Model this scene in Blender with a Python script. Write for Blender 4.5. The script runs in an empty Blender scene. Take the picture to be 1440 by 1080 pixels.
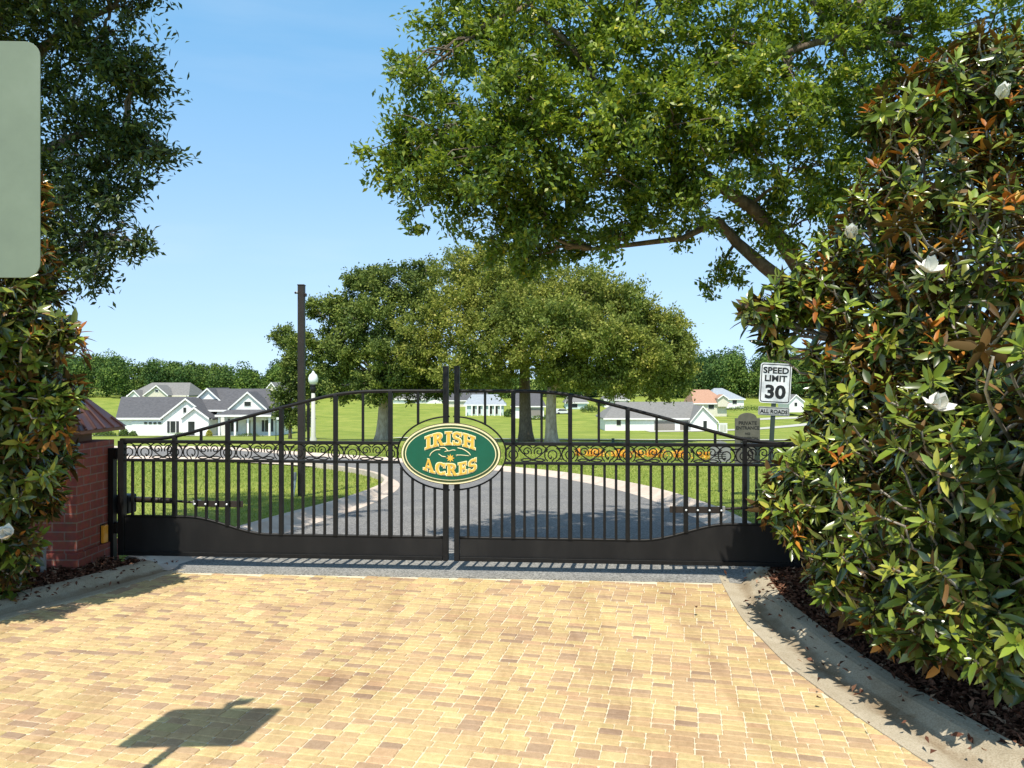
import bpy, bmesh, math, random
import numpy as np
random.seed(7); rng = np.random.default_rng(7)
R = math.radians
S = bpy.context.scene; COL = S.collection
F = 1081.0; EYE = 1.6
SUN_AZ, SUN_EL = R(11), R(60)

# ------------------------------------------------------------------ terrain
_ty = np.array([-120, 9, 12, 16, 20, 30, 42, 50, 70, 90, 120, 160, 200, 260, 330, 420, 700.])
_tz = np.array([0, 0, -.12, -.37, -.6, -1.1, -1.7, -2.1, -3.25, -4.6, -6.5, -6.9, -6.2, -3.0, -2.2, 2, 6.])
def T(x, y):
    y = np.asarray(y, float); x = np.asarray(x, float)
    w = np.clip(np.abs(y) * .06, .3, 12)
    z = sum(np.interp(y + k * w, _ty, _tz) for k in (-1, -.5, 0, .5, 1)) / 5
    return z + np.clip((y - 60) / 100, 0, 1) * .25 * np.sin(x * .035 + 1.3) * np.sin(y * .03)
def tz(x, y): return float(T(x, y))
def at(px, py, Y): return np.array([(px - 720) / F * Y, Y, EYE + (540 - py) / F * Y])
def ground_at(px, py):
    k = (py - 540) / F
    ys = np.linspace(2.5, 300, 6000)
    d = EYE - T((px - 720) / F * ys, ys) - k * ys
    i = int(np.argmax(d <= 0)); Y = ys[i]
    return np.array([(px - 720) / F * Y, Y])

# ------------------------------------------------------------------ materials
def new_mat(name):
    m = bpy.data.materials.new(name); m.use_nodes = True
    nt = m.node_tree; nt.nodes.clear()
    return m, nt, nt.nodes, nt.links
def N(nd, typ, **kw):
    n = nd.new(typ)
    for k, v in kw.items():
        if k.startswith('i_'): n.inputs[k[2:].replace('_', ' ')].default_value = v
        else: setattr(n, k, v)
    return n
def ramp(nd, stops):
    r = nd.new('ShaderNodeValToRGB'); e = r.color_ramp.elements
    while len(e) < len(stops): e.new(.5)
    for el, (p, c) in zip(e, stops): el.position = p; el.color = (*c, 1)
    return r
def surf(name, stops, scale=8, detail=6, rough=.8, bump=0., bscale=None, metal=0., spec=.5, dist=.01, coat=0, stretch=None):
    """noise-mottled opaque surface"""
    m, nt, nd, lk = new_mat(name)
    out = N(nd, 'ShaderNodeOutputMaterial'); b = N(nd, 'ShaderNodeBsdfPrincipled')
    b.inputs['Roughness'].default_value = rough; b.inputs['Metallic'].default_value = metal
    b.inputs['Specular IOR Level'].default_value = spec; b.inputs['Coat Weight'].default_value = coat
    tc = N(nd, 'ShaderNodeTexCoord'); src = tc.outputs['Object']
    if stretch:
        mp = N(nd, 'ShaderNodeMapping'); mp.inputs['Scale'].default_value = stretch
        lk.new(src, mp.inputs[0]); src = mp.outputs[0]
    n = N(nd, 'ShaderNodeTexNoise', i_Scale=scale, i_Detail=detail, i_Roughness=.65)
    lk.new(src, n.inputs['Vector']); r = ramp(nd, stops)
    lk.new(n.outputs['Fac'], r.inputs[0]); lk.new(r.outputs[0], b.inputs['Base Color'])
    if bump:
        n2 = N(nd, 'ShaderNodeTexNoise', i_Scale=bscale or scale * 4, i_Detail=5)
        lk.new(src, n2.inputs['Vector'])
        bp = N(nd, 'ShaderNodeBump', i_Strength=bump, i_Distance=dist)
        lk.new(n2.outputs['Fac'], bp.inputs['Height']); lk.new(bp.outputs[0], b.inputs['Normal'])
    lk.new(b.outputs[0], out.inputs[0])
    return m
def leafmat(name, stops, trans=(.2, .3, .03), tw=.25, rough=.45, spec=.5, clump=None, cscale=.6):
    """leaf: colour differs leaf by leaf; light passes through a little"""
    m, nt, nd, lk = new_mat(name)
    out = N(nd, 'ShaderNodeOutputMaterial'); b = N(nd, 'ShaderNodeBsdfPrincipled')
    b.inputs['Roughness'].default_value = rough; b.inputs['Specular IOR Level'].default_value = spec
    g = N(nd, 'ShaderNodeNewGeometry'); r = ramp(nd, stops)
    lk.new(g.outputs['Random Per Island'], r.inputs[0]); col = r.outputs[0]
    if clump:
        tc = N(nd, 'ShaderNodeTexCoord'); n = N(nd, 'ShaderNodeTexNoise', i_Scale=cscale, i_Detail=2)
        lk.new(tc.outputs['Object'], n.inputs['Vector'])
        r2 = ramp(nd, [(.38, clump[0]), (.62, clump[1])]); lk.new(n.outputs['Fac'], r2.inputs[0])
        mx = N(nd, 'ShaderNodeMix', data_type='RGBA', blend_type='MULTIPLY'); mx.inputs[0].default_value = 1
        lk.new(col, mx.inputs[6]); lk.new(r2.outputs[0], mx.inputs[7]); col = mx.outputs[2]
    lk.new(col, b.inputs['Base Color'])
    t = N(nd, 'ShaderNodeBsdfTranslucent'); t.inputs[0].default_value = (*trans, 1)
    ms = N(nd, 'ShaderNodeMixShader'); ms.inputs[0].default_value = tw
    lk.new(b.outputs[0], ms.inputs[1]); lk.new(t.outputs[0], ms.inputs[2]); lk.new(ms.outputs[0], out.inputs[0])
    return m
def flat(name, c, rough=.6, metal=0, spec=.5, **k):
    c2 = tuple(v * .86 for v in c)
    return surf(name, [(.35, c2), (.65, c)], rough=rough, metal=metal, spec=spec, **k)
def brickmat(name):
    m, nt, nd, lk = new_mat(name)
    out = N(nd, 'ShaderNodeOutputMaterial'); b = N(nd, 'ShaderNodeBsdfPrincipled', i_Roughness=.85)
    tc = N(nd, 'ShaderNodeTexCoord')
    sp = N(nd, 'ShaderNodeSeparateXYZ'); lk.new(tc.outputs['Object'], sp.inputs[0])
    ad = N(nd, 'ShaderNodeMath', operation='ADD'); lk.new(sp.outputs[0], ad.inputs[0]); lk.new(sp.outputs[1], ad.inputs[1])
    cb = N(nd, 'ShaderNodeCombineXYZ'); lk.new(ad.outputs[0], cb.inputs[0]); lk.new(sp.outputs[2], cb.inputs[1])
    br = N(nd, 'ShaderNodeTexBrick', i_Scale=1.0)
    br.inputs['Brick Width'].default_value = .205; br.inputs['Row Height'].default_value = .075
    br.inputs['Mortar Size'].default_value = .006; br.inputs['Mortar Smooth'].default_value = .2
    br.inputs['Color1'].default_value = (.27, .068, .042, 1); br.inputs['Color2'].default_value = (.21, .055, .038, 1)
    br.inputs['Mortar'].default_value = (.24, .15, .12, 1)
    lk.new(cb.outputs[0], br.inputs['Vector'])
    n = N(nd, 'ShaderNodeTexNoise', i_Scale=25, i_Detail=5); lk.new(tc.outputs['Object'], n.inputs['Vector'])
    mx = N(nd, 'ShaderNodeMix', data_type='RGBA', blend_type='OVERLAY'); mx.inputs[0].default_value = .5
    lk.new(br.outputs['Color'], mx.inputs[6]); lk.new(n.outputs['Color'], mx.inputs[7]); lk.new(mx.outputs[2], b.inputs['Base Color'])
    sb = N(nd, 'ShaderNodeMath', operation='MULTIPLY_ADD'); sb.inputs[1].default_value = -1
    lk.new(br.outputs['Fac'], sb.inputs[0]); 
    m2 = N(nd, 'ShaderNodeMath', operation='MULTIPLY'); m2.inputs[1].default_value = .5
    lk.new(n.outputs['Fac'], m2.inputs[0]); lk.new(m2.outputs[0], sb.inputs[2])
    bp = N(nd, 'ShaderNodeBump', i_Strength=.7, i_Distance=.006); lk.new(sb.outputs[0], bp.inputs['Height'])
    lk.new(bp.outputs[0], b.inputs['Normal']); lk.new(b.outputs[0], out.inputs[0])
    return m
def pavermat():
    m, nt, nd, lk = new_mat('paver')
    out = N(nd, 'ShaderNodeOutputMaterial'); b = N(nd, 'ShaderNodeBsdfPrincipled', i_Roughness=.85)
    b.inputs['Specular IOR Level'].default_value = .25
    g = N(nd, 'ShaderNodeNewGeometry')
    r = ramp(nd, [(0, (.38, .28, .20)), (.05, (.45, .33, .225)), (.14, (.52, .38, .24)), (.28, (.565, .425, .25)), (.46, (.61, .485, .265)),
                  (.64, (.65, .535, .275)), (.76, (.59, .41, .26)), (.86, (.60, .50, .255)), (1, (.70, .605, .33))])
    lk.new(g.outputs['Random Per Island'], r.inputs[0])
    tc = N(nd, 'ShaderNodeTexCoord')
    n = N(nd, 'ShaderNodeTexNoise', i_Scale=1.1, i_Detail=3); lk.new(tc.outputs['Object'], n.inputs['Vector'])
    r2 = ramp(nd, [(.3, (.84, .77, .72)), (.5, (.98, .94, .90)), (.7, (1.08, 1.06, .96))]); lk.new(n.outputs['Fac'], r2.inputs[0])
    n3 = N(nd, 'ShaderNodeTexNoise', i_Scale=160, i_Detail=4, i_Roughness=.7); lk.new(tc.outputs['Object'], n3.inputs['Vector'])
    r3 = ramp(nd, [(.3, (.78, .74, .70)), (.6, (1, 1, 1))]); lk.new(n3.outputs['Fac'], r3.inputs[0])
    n4 = N(nd, 'ShaderNodeTexNoise', i_Scale=34, i_Detail=5); lk.new(tc.outputs['Object'], n4.inputs['Vector'])
    r4 = ramp(nd, [(.35, (.88, .86, .84)), (.6, (1, 1, 1))]); lk.new(n4.outputs['Fac'], r4.inputs[0])
    c = r.outputs[0]
    mpt = N(nd, 'ShaderNodeMapping'); mpt.inputs['Rotation'].default_value = (0, 0, R(9)); mpt.inputs['Scale'].default_value = (1.6, .16, 1); lk.new(tc.outputs['Object'], mpt.inputs[0])
    n5 = N(nd, 'ShaderNodeTexNoise', i_Scale=1.6, i_Detail=7, i_Roughness=.7); lk.new(mpt.outputs[0], n5.inputs['Vector'])
    r5 = ramp(nd, [(.36, (.80, .77, .75)), (.5, (1, 1, 1))]); lk.new(n5.outputs['Fac'], r5.inputs[0])
    for o in (r2, r3, r4, r5):
        mx = N(nd, 'ShaderNodeMix', data_type='RGBA', blend_type='MULTIPLY'); mx.inputs[0].default_value = 1
        lk.new(c, mx.inputs[6]); lk.new(o.outputs[0], mx.inputs[7]); c = mx.outputs[2]
    lk.new(c, b.inputs['Base Color'])
    bp = N(nd, 'ShaderNodeBump', i_Strength=.5, i_Distance=.003); lk.new(n3.outputs['Fac'], bp.inputs['Height'])
    lk.new(bp.outputs[0], b.inputs['Normal']); lk.new(b.outputs[0], out.inputs[0])
    return m
def kerbmat():
    m, nt, nd, lk = new_mat('kerb_concrete')
    out = N(nd, 'ShaderNodeOutputMaterial'); b = N(nd, 'ShaderNodeBsdfPrincipled', i_Roughness=.9)
    b.inputs['Specular IOR Level'].default_value = .2
    tc = N(nd, 'ShaderNodeTexCoord'); n = N(nd, 'ShaderNodeTexNoise', i_Scale=2.2, i_Detail=9, i_Roughness=.65); lk.new(tc.outputs['Object'], n.inputs['Vector'])
    r = ramp(nd, [(.28, (.30, .25, .17)), (.42, (.42, .36, .26)), (.6, (.50, .44, .33)), (.8, (.56, .50, .39))]); lk.new(n.outputs['Fac'], r.inputs[0])
    at_ = N(nd, 'ShaderNodeAttribute', attribute_name='across')
    n2 = N(nd, 'ShaderNodeTexNoise', i_Scale=5, i_Detail=8, i_Roughness=.7); lk.new(tc.outputs['Object'], n2.inputs['Vector'])
    ad = N(nd, 'ShaderNodeMath', operation='MULTIPLY_ADD'); ad.inputs[1].default_value = .55; lk.new(n2.outputs['Fac'], ad.inputs[0]); lk.new(at_.outputs['Fac'], ad.inputs[2])
    rs = ramp(nd, [(.52, (0, 0, 0)), (.70, (.75, .75, .75)), (.78, (.6, .6, .6)), (.86, (0, 0, 0))]); lk.new(ad.outputs[0], rs.inputs[0])
    n4 = N(nd, 'ShaderNodeTexNoise', i_Scale=1.3, i_Detail=3); lk.new(tc.outputs['Object'], n4.inputs['Vector']); r4 = ramp(nd, [(.38, (.25, .25, .25)), (.6, (1, 1, 1))]); lk.new(n4.outputs['Fac'], r4.inputs[0])
    ml = N(nd, 'ShaderNodeMath', operation='MULTIPLY'); lk.new(rs.outputs[0], ml.inputs[0]); lk.new(r4.outputs[0], ml.inputs[1])
    mx = N(nd, 'ShaderNodeMix', data_type='RGBA'); lk.new(ml.outputs[0], mx.inputs[0]); lk.new(r.outputs[0], mx.inputs[6]); mx.inputs[7].default_value = (.20, .13, .065, 1)
    n3 = N(nd, 'ShaderNodeTexNoise', i_Scale=130, i_Detail=5); lk.new(tc.outputs['Object'], n3.inputs['Vector']); r3 = ramp(nd, [(.3, (.72, .7, .66)), (.6, (1, 1, 1))]); lk.new(n3.outputs['Fac'], r3.inputs[0])
    m2 = N(nd, 'ShaderNodeMix', data_type='RGBA', blend_type='MULTIPLY'); m2.inputs[0].default_value = 1; lk.new(mx.outputs[2], m2.inputs[6]); lk.new(r3.outputs[0], m2.inputs[7])
    lk.new(m2.outputs[2], b.inputs['Base Color'])
    bp = N(nd, 'ShaderNodeBump', i_Strength=.5, i_Distance=.004); lk.new(n3.outputs['Fac'], bp.inputs['Height']); lk.new(bp.outputs[0], b.inputs['Normal']); lk.new(b.outputs[0], out.inputs[0])
    return m
def asphaltmat(name, a, c, sc=220):
    m, nt, nd, lk = new_mat(name)
    out = N(nd, 'ShaderNodeOutputMaterial'); b = N(nd, 'ShaderNodeBsdfPrincipled', i_Roughness=.9)
    tc = N(nd, 'ShaderNodeTexCoord')
    v = N(nd, 'ShaderNodeTexVoronoi', i_Scale=sc / 3); lk.new(tc.outputs['Object'], v.inputs['Vector'])
    r = ramp(nd, [(.1, a), (.9, c)]); lk.new(v.outputs['Color'], r.inputs[0])
    n = N(nd, 'ShaderNodeTexNoise', i_Scale=1.5, i_Detail=6); lk.new(tc.outputs['Object'], n.inputs['Vector'])
    r2 = ramp(nd, [(.3, (.82, .82, .84)), (.7, (1.08, 1.06, 1.02))]); lk.new(n.outputs['Fac'], r2.inputs[0])
    mx = N(nd, 'ShaderNodeMix', data_type='RGBA', blend_type='MULTIPLY'); mx.inputs[0].default_value = 1
    lk.new(r.outputs[0], mx.inputs[6]); lk.new(r2.outputs[0], mx.inputs[7]); lk.new(mx.outputs[2], b.inputs['Base Color'])
    bp = N(nd, 'ShaderNodeBump', i_Strength=.4, i_Distance=.004); lk.new(v.outputs['Distance'], bp.inputs['Height'])
    lk.new(bp.outputs[0], b.inputs['Normal']); lk.new(b.outputs[0], out.inputs[0])
    return m
def grassmat():
    m, nt, nd, lk = new_mat('lawn')
    out = N(nd, 'ShaderNodeOutputMaterial'); b = N(nd, 'ShaderNodeBsdfPrincipled', i_Roughness=.9)
    b.inputs['Specular IOR Level'].default_value = .1
    tc = N(nd, 'ShaderNodeTexCoord'); c = None
    mp = N(nd, 'ShaderNodeMapping'); mp.inputs['Scale'].default_value = (.12, .5, 1); lk.new(tc.outputs['Object'], mp.inputs[0])
    for i, (sc, st, vec) in enumerate([(.25, [(.3, (.18, .245, .048)), (.5, (.25, .315, .068)), (.7, (.34, .37, .10))], tc.outputs['Object']),
                                  (1.0, [(.35, (.70, .76, .66)), (.5, (1, 1, 1)), (.66, (1.25, 1.14, 1.1))], mp.outputs[0]),
                                  (30, [(.35, (.6, .66, .5)), (.65, (1.2, 1.15, 1.1))], tc.outputs['Object'])]):
        n = N(nd, 'ShaderNodeTexNoise', i_Scale=sc, i_Detail=5, i_Roughness=.7); lk.new(vec, n.inputs['Vector'])
        r = ramp(nd, st); lk.new(n.outputs['Fac'], r.inputs[0])
        if c is None: c = r.outputs[0]
        else:
            mx = N(nd, 'ShaderNodeMix', data_type='RGBA', blend_type='MULTIPLY'); mx.inputs[0].default_value = 1
            lk.new(c, mx.inputs[6]); lk.new(r.outputs[0], mx.inputs[7]); c = mx.outputs[2]
    lk.new(c, b.inputs['Base Color'])
    bp = N(nd, 'ShaderNodeBump', i_Strength=.6, i_Distance=.03); lk.new(n.outputs['Fac'], bp.inputs['Height'])
    lk.new(bp.outputs[0], b.inputs['Normal']); lk.new(b.outputs[0], out.inputs[0])
    return m
def signmat():   # retroreflective sheeting: cloudy white
    return surf('reflective_sheeting', [(.3, (.42, .45, .48)), (.5, (.68, .70, .72)), (.68, (.85, .86, .87))], scale=5, detail=2, rough=.35, spec=.5)

M = dict(
    iron=surf('black_iron', [(.3, (.005, .005, .005)), (.7, (.011, .0105, .010))], scale=12, rough=.5, bump=.05, bscale=90, dist=.001, spec=.28),
    kick=surf('kick_panel_iron', [(.3, (.006, .0057, .0054)), (.5, (.010, .0093, .009)), (.7, (.018, .0168, .0155))], scale=2.2, detail=9, stretch=(1.5, 1, .5), rough=.6, spec=.3),
    bronze=surf('bronze_metal', [(.3, (.022, .016, .013)), (.7, (.034, .026, .021))], scale=6, rough=.5, metal=.1),
    brick=brickmat('red_brick'), paver=pavermat(), lawn=grassmat(), sheet=signmat(),
    sand=surf('joint_sand', [(.3, (.58, .51, .36)), (.7, (.74, .67, .50))], scale=30, rough=.95, bump=.3),
    asphalt=asphaltmat('asphalt', (.11, .108, .105), (.29, .285, .275)),
    apron=asphaltmat('apron_aggregate', (.12, .12, .11), (.36, .355, .33), 260),
    kerb=kerbmat(),
    pkerb=surf('pink_kerb_concrete', [(.3, (.50, .40, .32)), (.7, (.66, .57, .48))], scale=4, detail=8, rough=.9, bump=.2),
    mulch=surf('mulch_bed', [(.3, (.02, .012, .009)), (.7, (.075, .04, .03))], scale=30, rough=.95, bump=1, bscale=45, dist=.03),
    chip=leafmat('mulch_chip', [(0, (.05, .022, .014)), (.5, (.14, .062, .038)), (.85, (.24, .115, .07)), (1, (.38, .26, .17))], tw=0., rough=.9, spec=.1),
    white=flat('white_siding', (.87, .865, .84), rough=.6, scale=2),
    cream=flat('cream_siding', (.66, .62, .50), rough=.7, scale=2),
    bluewhite=flat('pale_blue_siding', (.60, .72, .74), rough=.7, scale=2),
    shingle=surf('dark_shingle', [(.3, (.060, .062, .070)), (.7, (.12, .12, .13))], scale=2.5, rough=.9, stretch=(1, 1, 4)),
    gshingle=surf('grey_shingle', [(.3, (.15, .15, .145)), (.7, (.24, .235, .225))], scale=2.5, rough=.9, stretch=(1, 1, 4)),
    bshingle=surf('brown_shingle', [(.3, (.34, .19, .13)), (.7, (.46, .28, .19))], scale=2.5, rough=.9, stretch=(1, 1, 4)),
    blueroof=surf('blue_metal_roof', [(.3, (.26, .30, .34)), (.7, (.36, .40, .44))], scale=2, rough=.6),
    glass=surf('dark_glass', [(.3, (.015, .018, .022)), (.7, (.03, .035, .04))], scale=1, rough=.15),
    shutter=flat('dark_shutter', (.03, .03, .035)), taupe=flat('taupe_garage_door', (.25, .22, .20)),
    plate=surf('dull_white_plate', [(.3, (.30, .31, .31)), (.7, (.46, .47, .46))], scale=9, rough=.5),
    galv=surf('sign_back', [(.3, (.16, .19, .145)), (.55, (.185, .22, .165)), (.75, (.21, .245, .19))], scale=5, detail=8, rough=.55, spec=.3),
    steel=flat('galvanised_steel', (.35, .36, .35), rough=.5, metal=.3), black=flat('sign_black', (.012, .012, .012), rough=.5),
    greypost=flat('dark_green_post', (.03, .05, .04), rough=.6), tan=surf('weathered_sign_board', [(.3, (.085, .085, .065)), (.7, (.13, .125, .098))], scale=8, rough=.7),
    green=surf('sign_green', [(.3, (.001, .085, .043)), (.7, (.002, .10, .055))], scale=6, rough=.4), olive=flat('sign_olive', (.03, .06, .012), rough=.5),
    gold=flat('sign_gold', (.80, .47, .06), rough=.45), creamp=flat('sign_cream', (.86, .78, .46), rough=.5), darkbrown=flat('sign_rim', (.05, .03, .015)),
    globe=flat('white_globe', (.78, .82, .84), rough=.25), paleconc=flat('pale_concrete_post', (.52, .52, .46), rough=.8, scale=20),
    amber=flat('amber_reflector', (.85, .36, .03), rough=.3), capmetal=surf('copper_brown_metal', [(.3, (.06, .028, .026)), (.7, (.11, .052, .046))], scale=4, rough=.38, metal=.35),
    wood=flat('reddish_fascia', (.22, .09, .045)), boxgrey=flat('grey_plastic', (.32, .33, .32)), greenbox=flat('green_utility_box', (.03, .06, .04)),
    bark=surf('oak_bark', [(.3, (.075, .055, .04)), (.55, (.16, .12, .085)), (.75, (.27, .22, .165))], scale=14, detail=8, rough=.95, bump=1, bscale=30, dist=.02, stretch=(1, 1, .35)),
    palebark=surf('pale_bark', [(.3, (.24, .18, .13)), (.55, (.46, .37, .28)), (.75, (.62, .53, .42))], scale=6, detail=8, rough=.95, bump=.8, bscale=12, dist=.05, stretch=(1, 1, .4)),
    magbark=surf('magnolia_bark', [(.3, (.20, .17, .14)), (.7, (.46, .41, .35))], scale=20, detail=6, rough=.9, bump=.5),
    oakleaf=leafmat('oak_leaf', [(0, (.026, .052, .011)), (.3, (.068, .118, .016)), (.6, (.135, .21, .024)), (.9, (.27, .335, .036)), (1, (.44, .39, .04))],
                    trans=(.30, .42, .035), tw=.3, rough=.42, spec=.4, clump=((.72, .78, .8), (1.25, 1.18, .9)), cscale=.9),
    shadeleaf=leafmat('shaded_oak_leaf', [(0, (.016, .034, .011)), (.55, (.042, .074, .016)), (.9, (.11, .155, .026)), (1, (.18, .2, .04))], trans=(.10, .15, .02), tw=.16, rough=.45, spec=.4),  # oak leaf in a darker copy, the crown's shade put into its colour
    farleaf=leafmat('far_oak_leaf', [(0, (.11, .135, .030)), (.5, (.21, .245, .048)), (.85, (.30, .325, .07)), (1, (.42, .40, .13))], trans=(.26, .32, .05), tw=.3, rough=.7, spec=.2,
                    clump=((.72, .82, .8), (1.2, 1.12, .95)), cscale=.35),
    farleaf2=leafmat('far_dark_leaf', [(0, (.075, .11, .026)), (.6, (.14, .19, .04)), (1, (.25, .29, .07))], trans=(.1, .16, .03), tw=.2, rough=.7, spec=.2, clump=((.75, .8, .85), (1.2, 1.15, .95)), cscale=.35),
    woodleaf=leafmat('woodland_leaf', [(0, (.040, .082, .026)), (.5, (.080, .145, .040)), (1, (.15, .22, .055))], trans=(.08, .14, .03), tw=.15, rough=.8, spec=.1, clump=((.62, .72, .85), (1.35, 1.25, .95)), cscale=.06),
    magtop=leafmat('magnolia_leaf_top', [(0, (.018, .034, .010)), (.4, (.05, .078, .014)), (.65, (.095, .13, .022)), (.93, (.19, .22, .04)), (.94, (.13, .075, .028)), (1, (.24, .14, .055))], trans=(.16, .18, .03), tw=.08, rough=.25, spec=.6),
    magnew=leafmat('magnolia_young_leaf', [(0, (.09, .145, .018)), (.4, (.17, .24, .026)), (.8, (.28, .35, .042)), (1, (.46, .42, .07))], trans=(.30, .38, .04), tw=.15, rough=.26, spec=.6),
    magback=leafmat('magnolia_leaf_underside', [(0, (.06, .038, .016)), (.6, (.13, .08, .028)), (.88, (.26, .12, .03)), (1, (.50, .24, .06))], trans=(.4, .18, .03), tw=.15, rough=.75, spec=.15),
    flush=leafmat('magnolia_flush_leaf', [(0, (.30, .10, .02)), (.5, (.50, .19, .03)), (.85, (.62, .30, .04)), (1, (.45, .36, .05))], trans=(.6, .26, .03), tw=.25, rough=.4, spec=.4),
    petal=leafmat('magnolia_petal', [(0, (.84, .82, .74)), (1, (.9, .89, .84))], trans=(.85, .85, .8), tw=.12, rough=.7, spec=.2),
    blade=leafmat('grass_blade', [(0, (.15, .22, .038)), (.5, (.24, .315, .058)), (.9, (.33, .38, .09)), (1, (.46, .42, .17))], trans=(.35, .42, .05), tw=.3, rough=.6, spec=.2),
    shrub=leafmat('shrub_leaf', [(0, (.03, .07, .014)), (.6, (.07, .13, .02)), (1, (.14, .2, .03))], rough=.6),
    yshrub=leafmat('yellow_shrub_leaf', [(0, (.25, .25, .03)), (1, (.5, .42, .05))], rough=.6),
    orange=leafmat('orange_flower', [(0, (.75, .22, .02)), (.5, (.85, .38, .03)), (.8, (.85, .55, .06)), (1, (.2, .3, .04))], trans=(.8, .4, .05), tw=.25, rough=.6),
    moss=leafmat('spanish_moss_strand', [(0, (.22, .22, .18)), (1, (.36, .35, .3))], tw=.1, rough=.9, spec=.1),
    tyre=flat('tyre_rubber', (.02, .02, .02), rough=.9), carpaint=flat('white_car_paint', (.75, .76, .78), rough=.25, coat=.5),
)

# ------------------------------------------------------------------ mesh helpers
class MB:
    def __init__(s): s.v = []; s.f = []
    def poly(s, pts):
        i = len(s.v); s.v += [tuple(map(float, p)) for p in pts]; s.f.append(tuple(range(i, i + len(pts)))); return s
    def hull(s, pts, faces):
        i = len(s.v); s.v += [tuple(map(float, p)) for p in pts]; s.f += [tuple(i + k for k in f) for f in faces]; return s
    def box(s, x0, x1, y0, y1, z0, z1):
        P = [(x, y, z) for z in (z0, z1) for y in (y0, y1) for x in (x0, x1)]
        return s.hull(P, [(0, 2, 3, 1), (4, 5, 7, 6), (0, 1, 5, 4), (2, 6, 7, 3), (0, 4, 6, 2), (1, 3, 7, 5)])
    def prism(s, pts, d):
        """pts: planar 3-D outline, d: extrusion vector"""
        n = len(pts); A = [np.array(p, float) for p in pts]; B = [p + np.array(d, float) for p in A]
        i = len(s.v); s.v += [tuple(p) for p in A + B]
        s.f.append(tuple(i + k for k in range(n))); s.f.append(tuple(i + n + k for k in reversed(range(n))))
        for k in range(n):
            j = (k + 1) % n; s.f.append((i + k, i + n + k, i + n + j, i + j))
        return s
    def tube(s, pts, rad, n=8, cap=True):
        P = np.array(pts, float); m = len(P)
        rad = np.full(m, rad) if np.isscalar(rad) else np.array(rad, float)
        tg = np.gradient(P, axis=0); tg /= np.linalg.norm(tg, axis=1)[:, None] + 1e-9
        ref = np.array([0, 0, 1.]) if abs(tg[0][2]) < .9 else np.array([1., 0, 0])
        i = len(s.v); u = np.cross(tg[0], ref); u /= np.linalg.norm(u)
        for k in range(m):
            u = u - tg[k] * np.dot(u, tg[k]); u /= np.linalg.norm(u) + 1e-9
            w = np.cross(tg[k], u)
            for a in range(n):
                t = 2 * math.pi * a / n
                s.v.append(tuple(P[k] + rad[k] * (math.cos(t) * u + math.sin(t) * w)))
        for k in range(m - 1):
            for a in range(n):
                b = (a + 1) % n
                s.f.append((i + k * n + a, i + k * n + b, i + (k + 1) * n + b, i + (k + 1) * n + a))
        if cap:
            s.f.append(tuple(i + a for a in reversed(range(n)))); s.f.append(tuple(i + (m - 1) * n + a for a in range(n)))
        return s
    def lathe(s, prof, c=(0, 0, 0), n=20):
        i = len(s.v); m = len(prof)
        for r, z in prof:
            for a in range(n):
                t = 2 * math.pi * a / n; s.v.append((c[0] + r * math.cos(t), c[1] + r * math.sin(t), c[2] + z))
        for k in range(m - 1):
            for a in range(n):
                b = (a + 1) % n; s.f.append((i + k * n + a, i + k * n + b, i + (k + 1) * n + b, i + (k + 1) * n + a))
        s.f.append(tuple(i + a for a in reversed(range(n)))); s.f.append(tuple(i + (m - 1) * n + a for a in range(n)))
        return s
    def rod(s, a, b, r, n=8): return s.tube([a, b], r, n)
    def build(s, name, mat, parent=None, smooth=False, bevel=0., off=(0, 0, 0)):
        me = bpy.data.meshes.new(name)
        V = [(v[0] - off[0], v[1] - off[1], v[2] - off[2]) for v in s.v]
        me.from_pydata(V, [], s.f); me.update()
        if smooth: me.polygons.foreach_set('use_smooth', [True] * len(me.polygons))
        return link(name, me, mat, parent, bevel)
def link(name, me, mat, parent=None, bevel=0.):
    o = bpy.data.objects.new(name, me)
    for m in (mat if isinstance(mat, (list, tuple)) else [mat]): me.materials.append(m)
    COL.objects.link(o)
    if parent: o.parent = parent
    if bevel:
        b = o.modifiers.new('bevel', 'BEVEL'); b.width = bevel; b.segments = 2; b.limit_method = 'ANGLE'
    return o
def tag(o, label=None, cat=None, group=None, kind=None):
    if label: o['label'] = label
    if cat: o['category'] = cat
    if group: o['group'] = group
    if kind: o['kind'] = kind
    return o
def thing(name, label, cat, loc=(0, 0, 0), rot=(0, 0, 0), group=None):
    o = bpy.data.objects.new(name, None); COL.objects.link(o); o.empty_display_size = .1
    o.location = loc; o.rotation_euler = rot
    return tag(o, label, cat, group)
def np_mesh(name, V, loops, counts, matidx=None, smooth=False, flat=False):
    me = bpy.data.meshes.new(name)
    V = np.ascontiguousarray(V, np.float32); loops = np.ascontiguousarray(loops, np.int32); counts = np.asarray(counts, np.int32)
    me.vertices.add(len(V)); me.vertices.foreach_set('co', V.ravel())
    me.loops.add(len(loops)); me.loops.foreach_set('vertex_index', loops)
    me.polygons.add(len(counts)); st = np.zeros(len(counts), np.int32); st[1:] = np.cumsum(counts)[:-1]
    me.polygons.foreach_set('loop_start', st)
    if matidx is not None: me.polygons.foreach_set('material_index', np.asarray(matidx, np.int32))
    if smooth: me.polygons.foreach_set('use_smooth', np.ones(len(counts), bool))
    if flat: me.polygons.foreach_set('use_smooth', np.zeros(len(counts), bool))
    me.update(calc_edges=True); return me
def unit(a): return a / (np.linalg.norm(a, axis=-1, keepdims=True) + 1e-9)
def rand_dir(n): return unit(rng.normal(size=(n, 3)))
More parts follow.
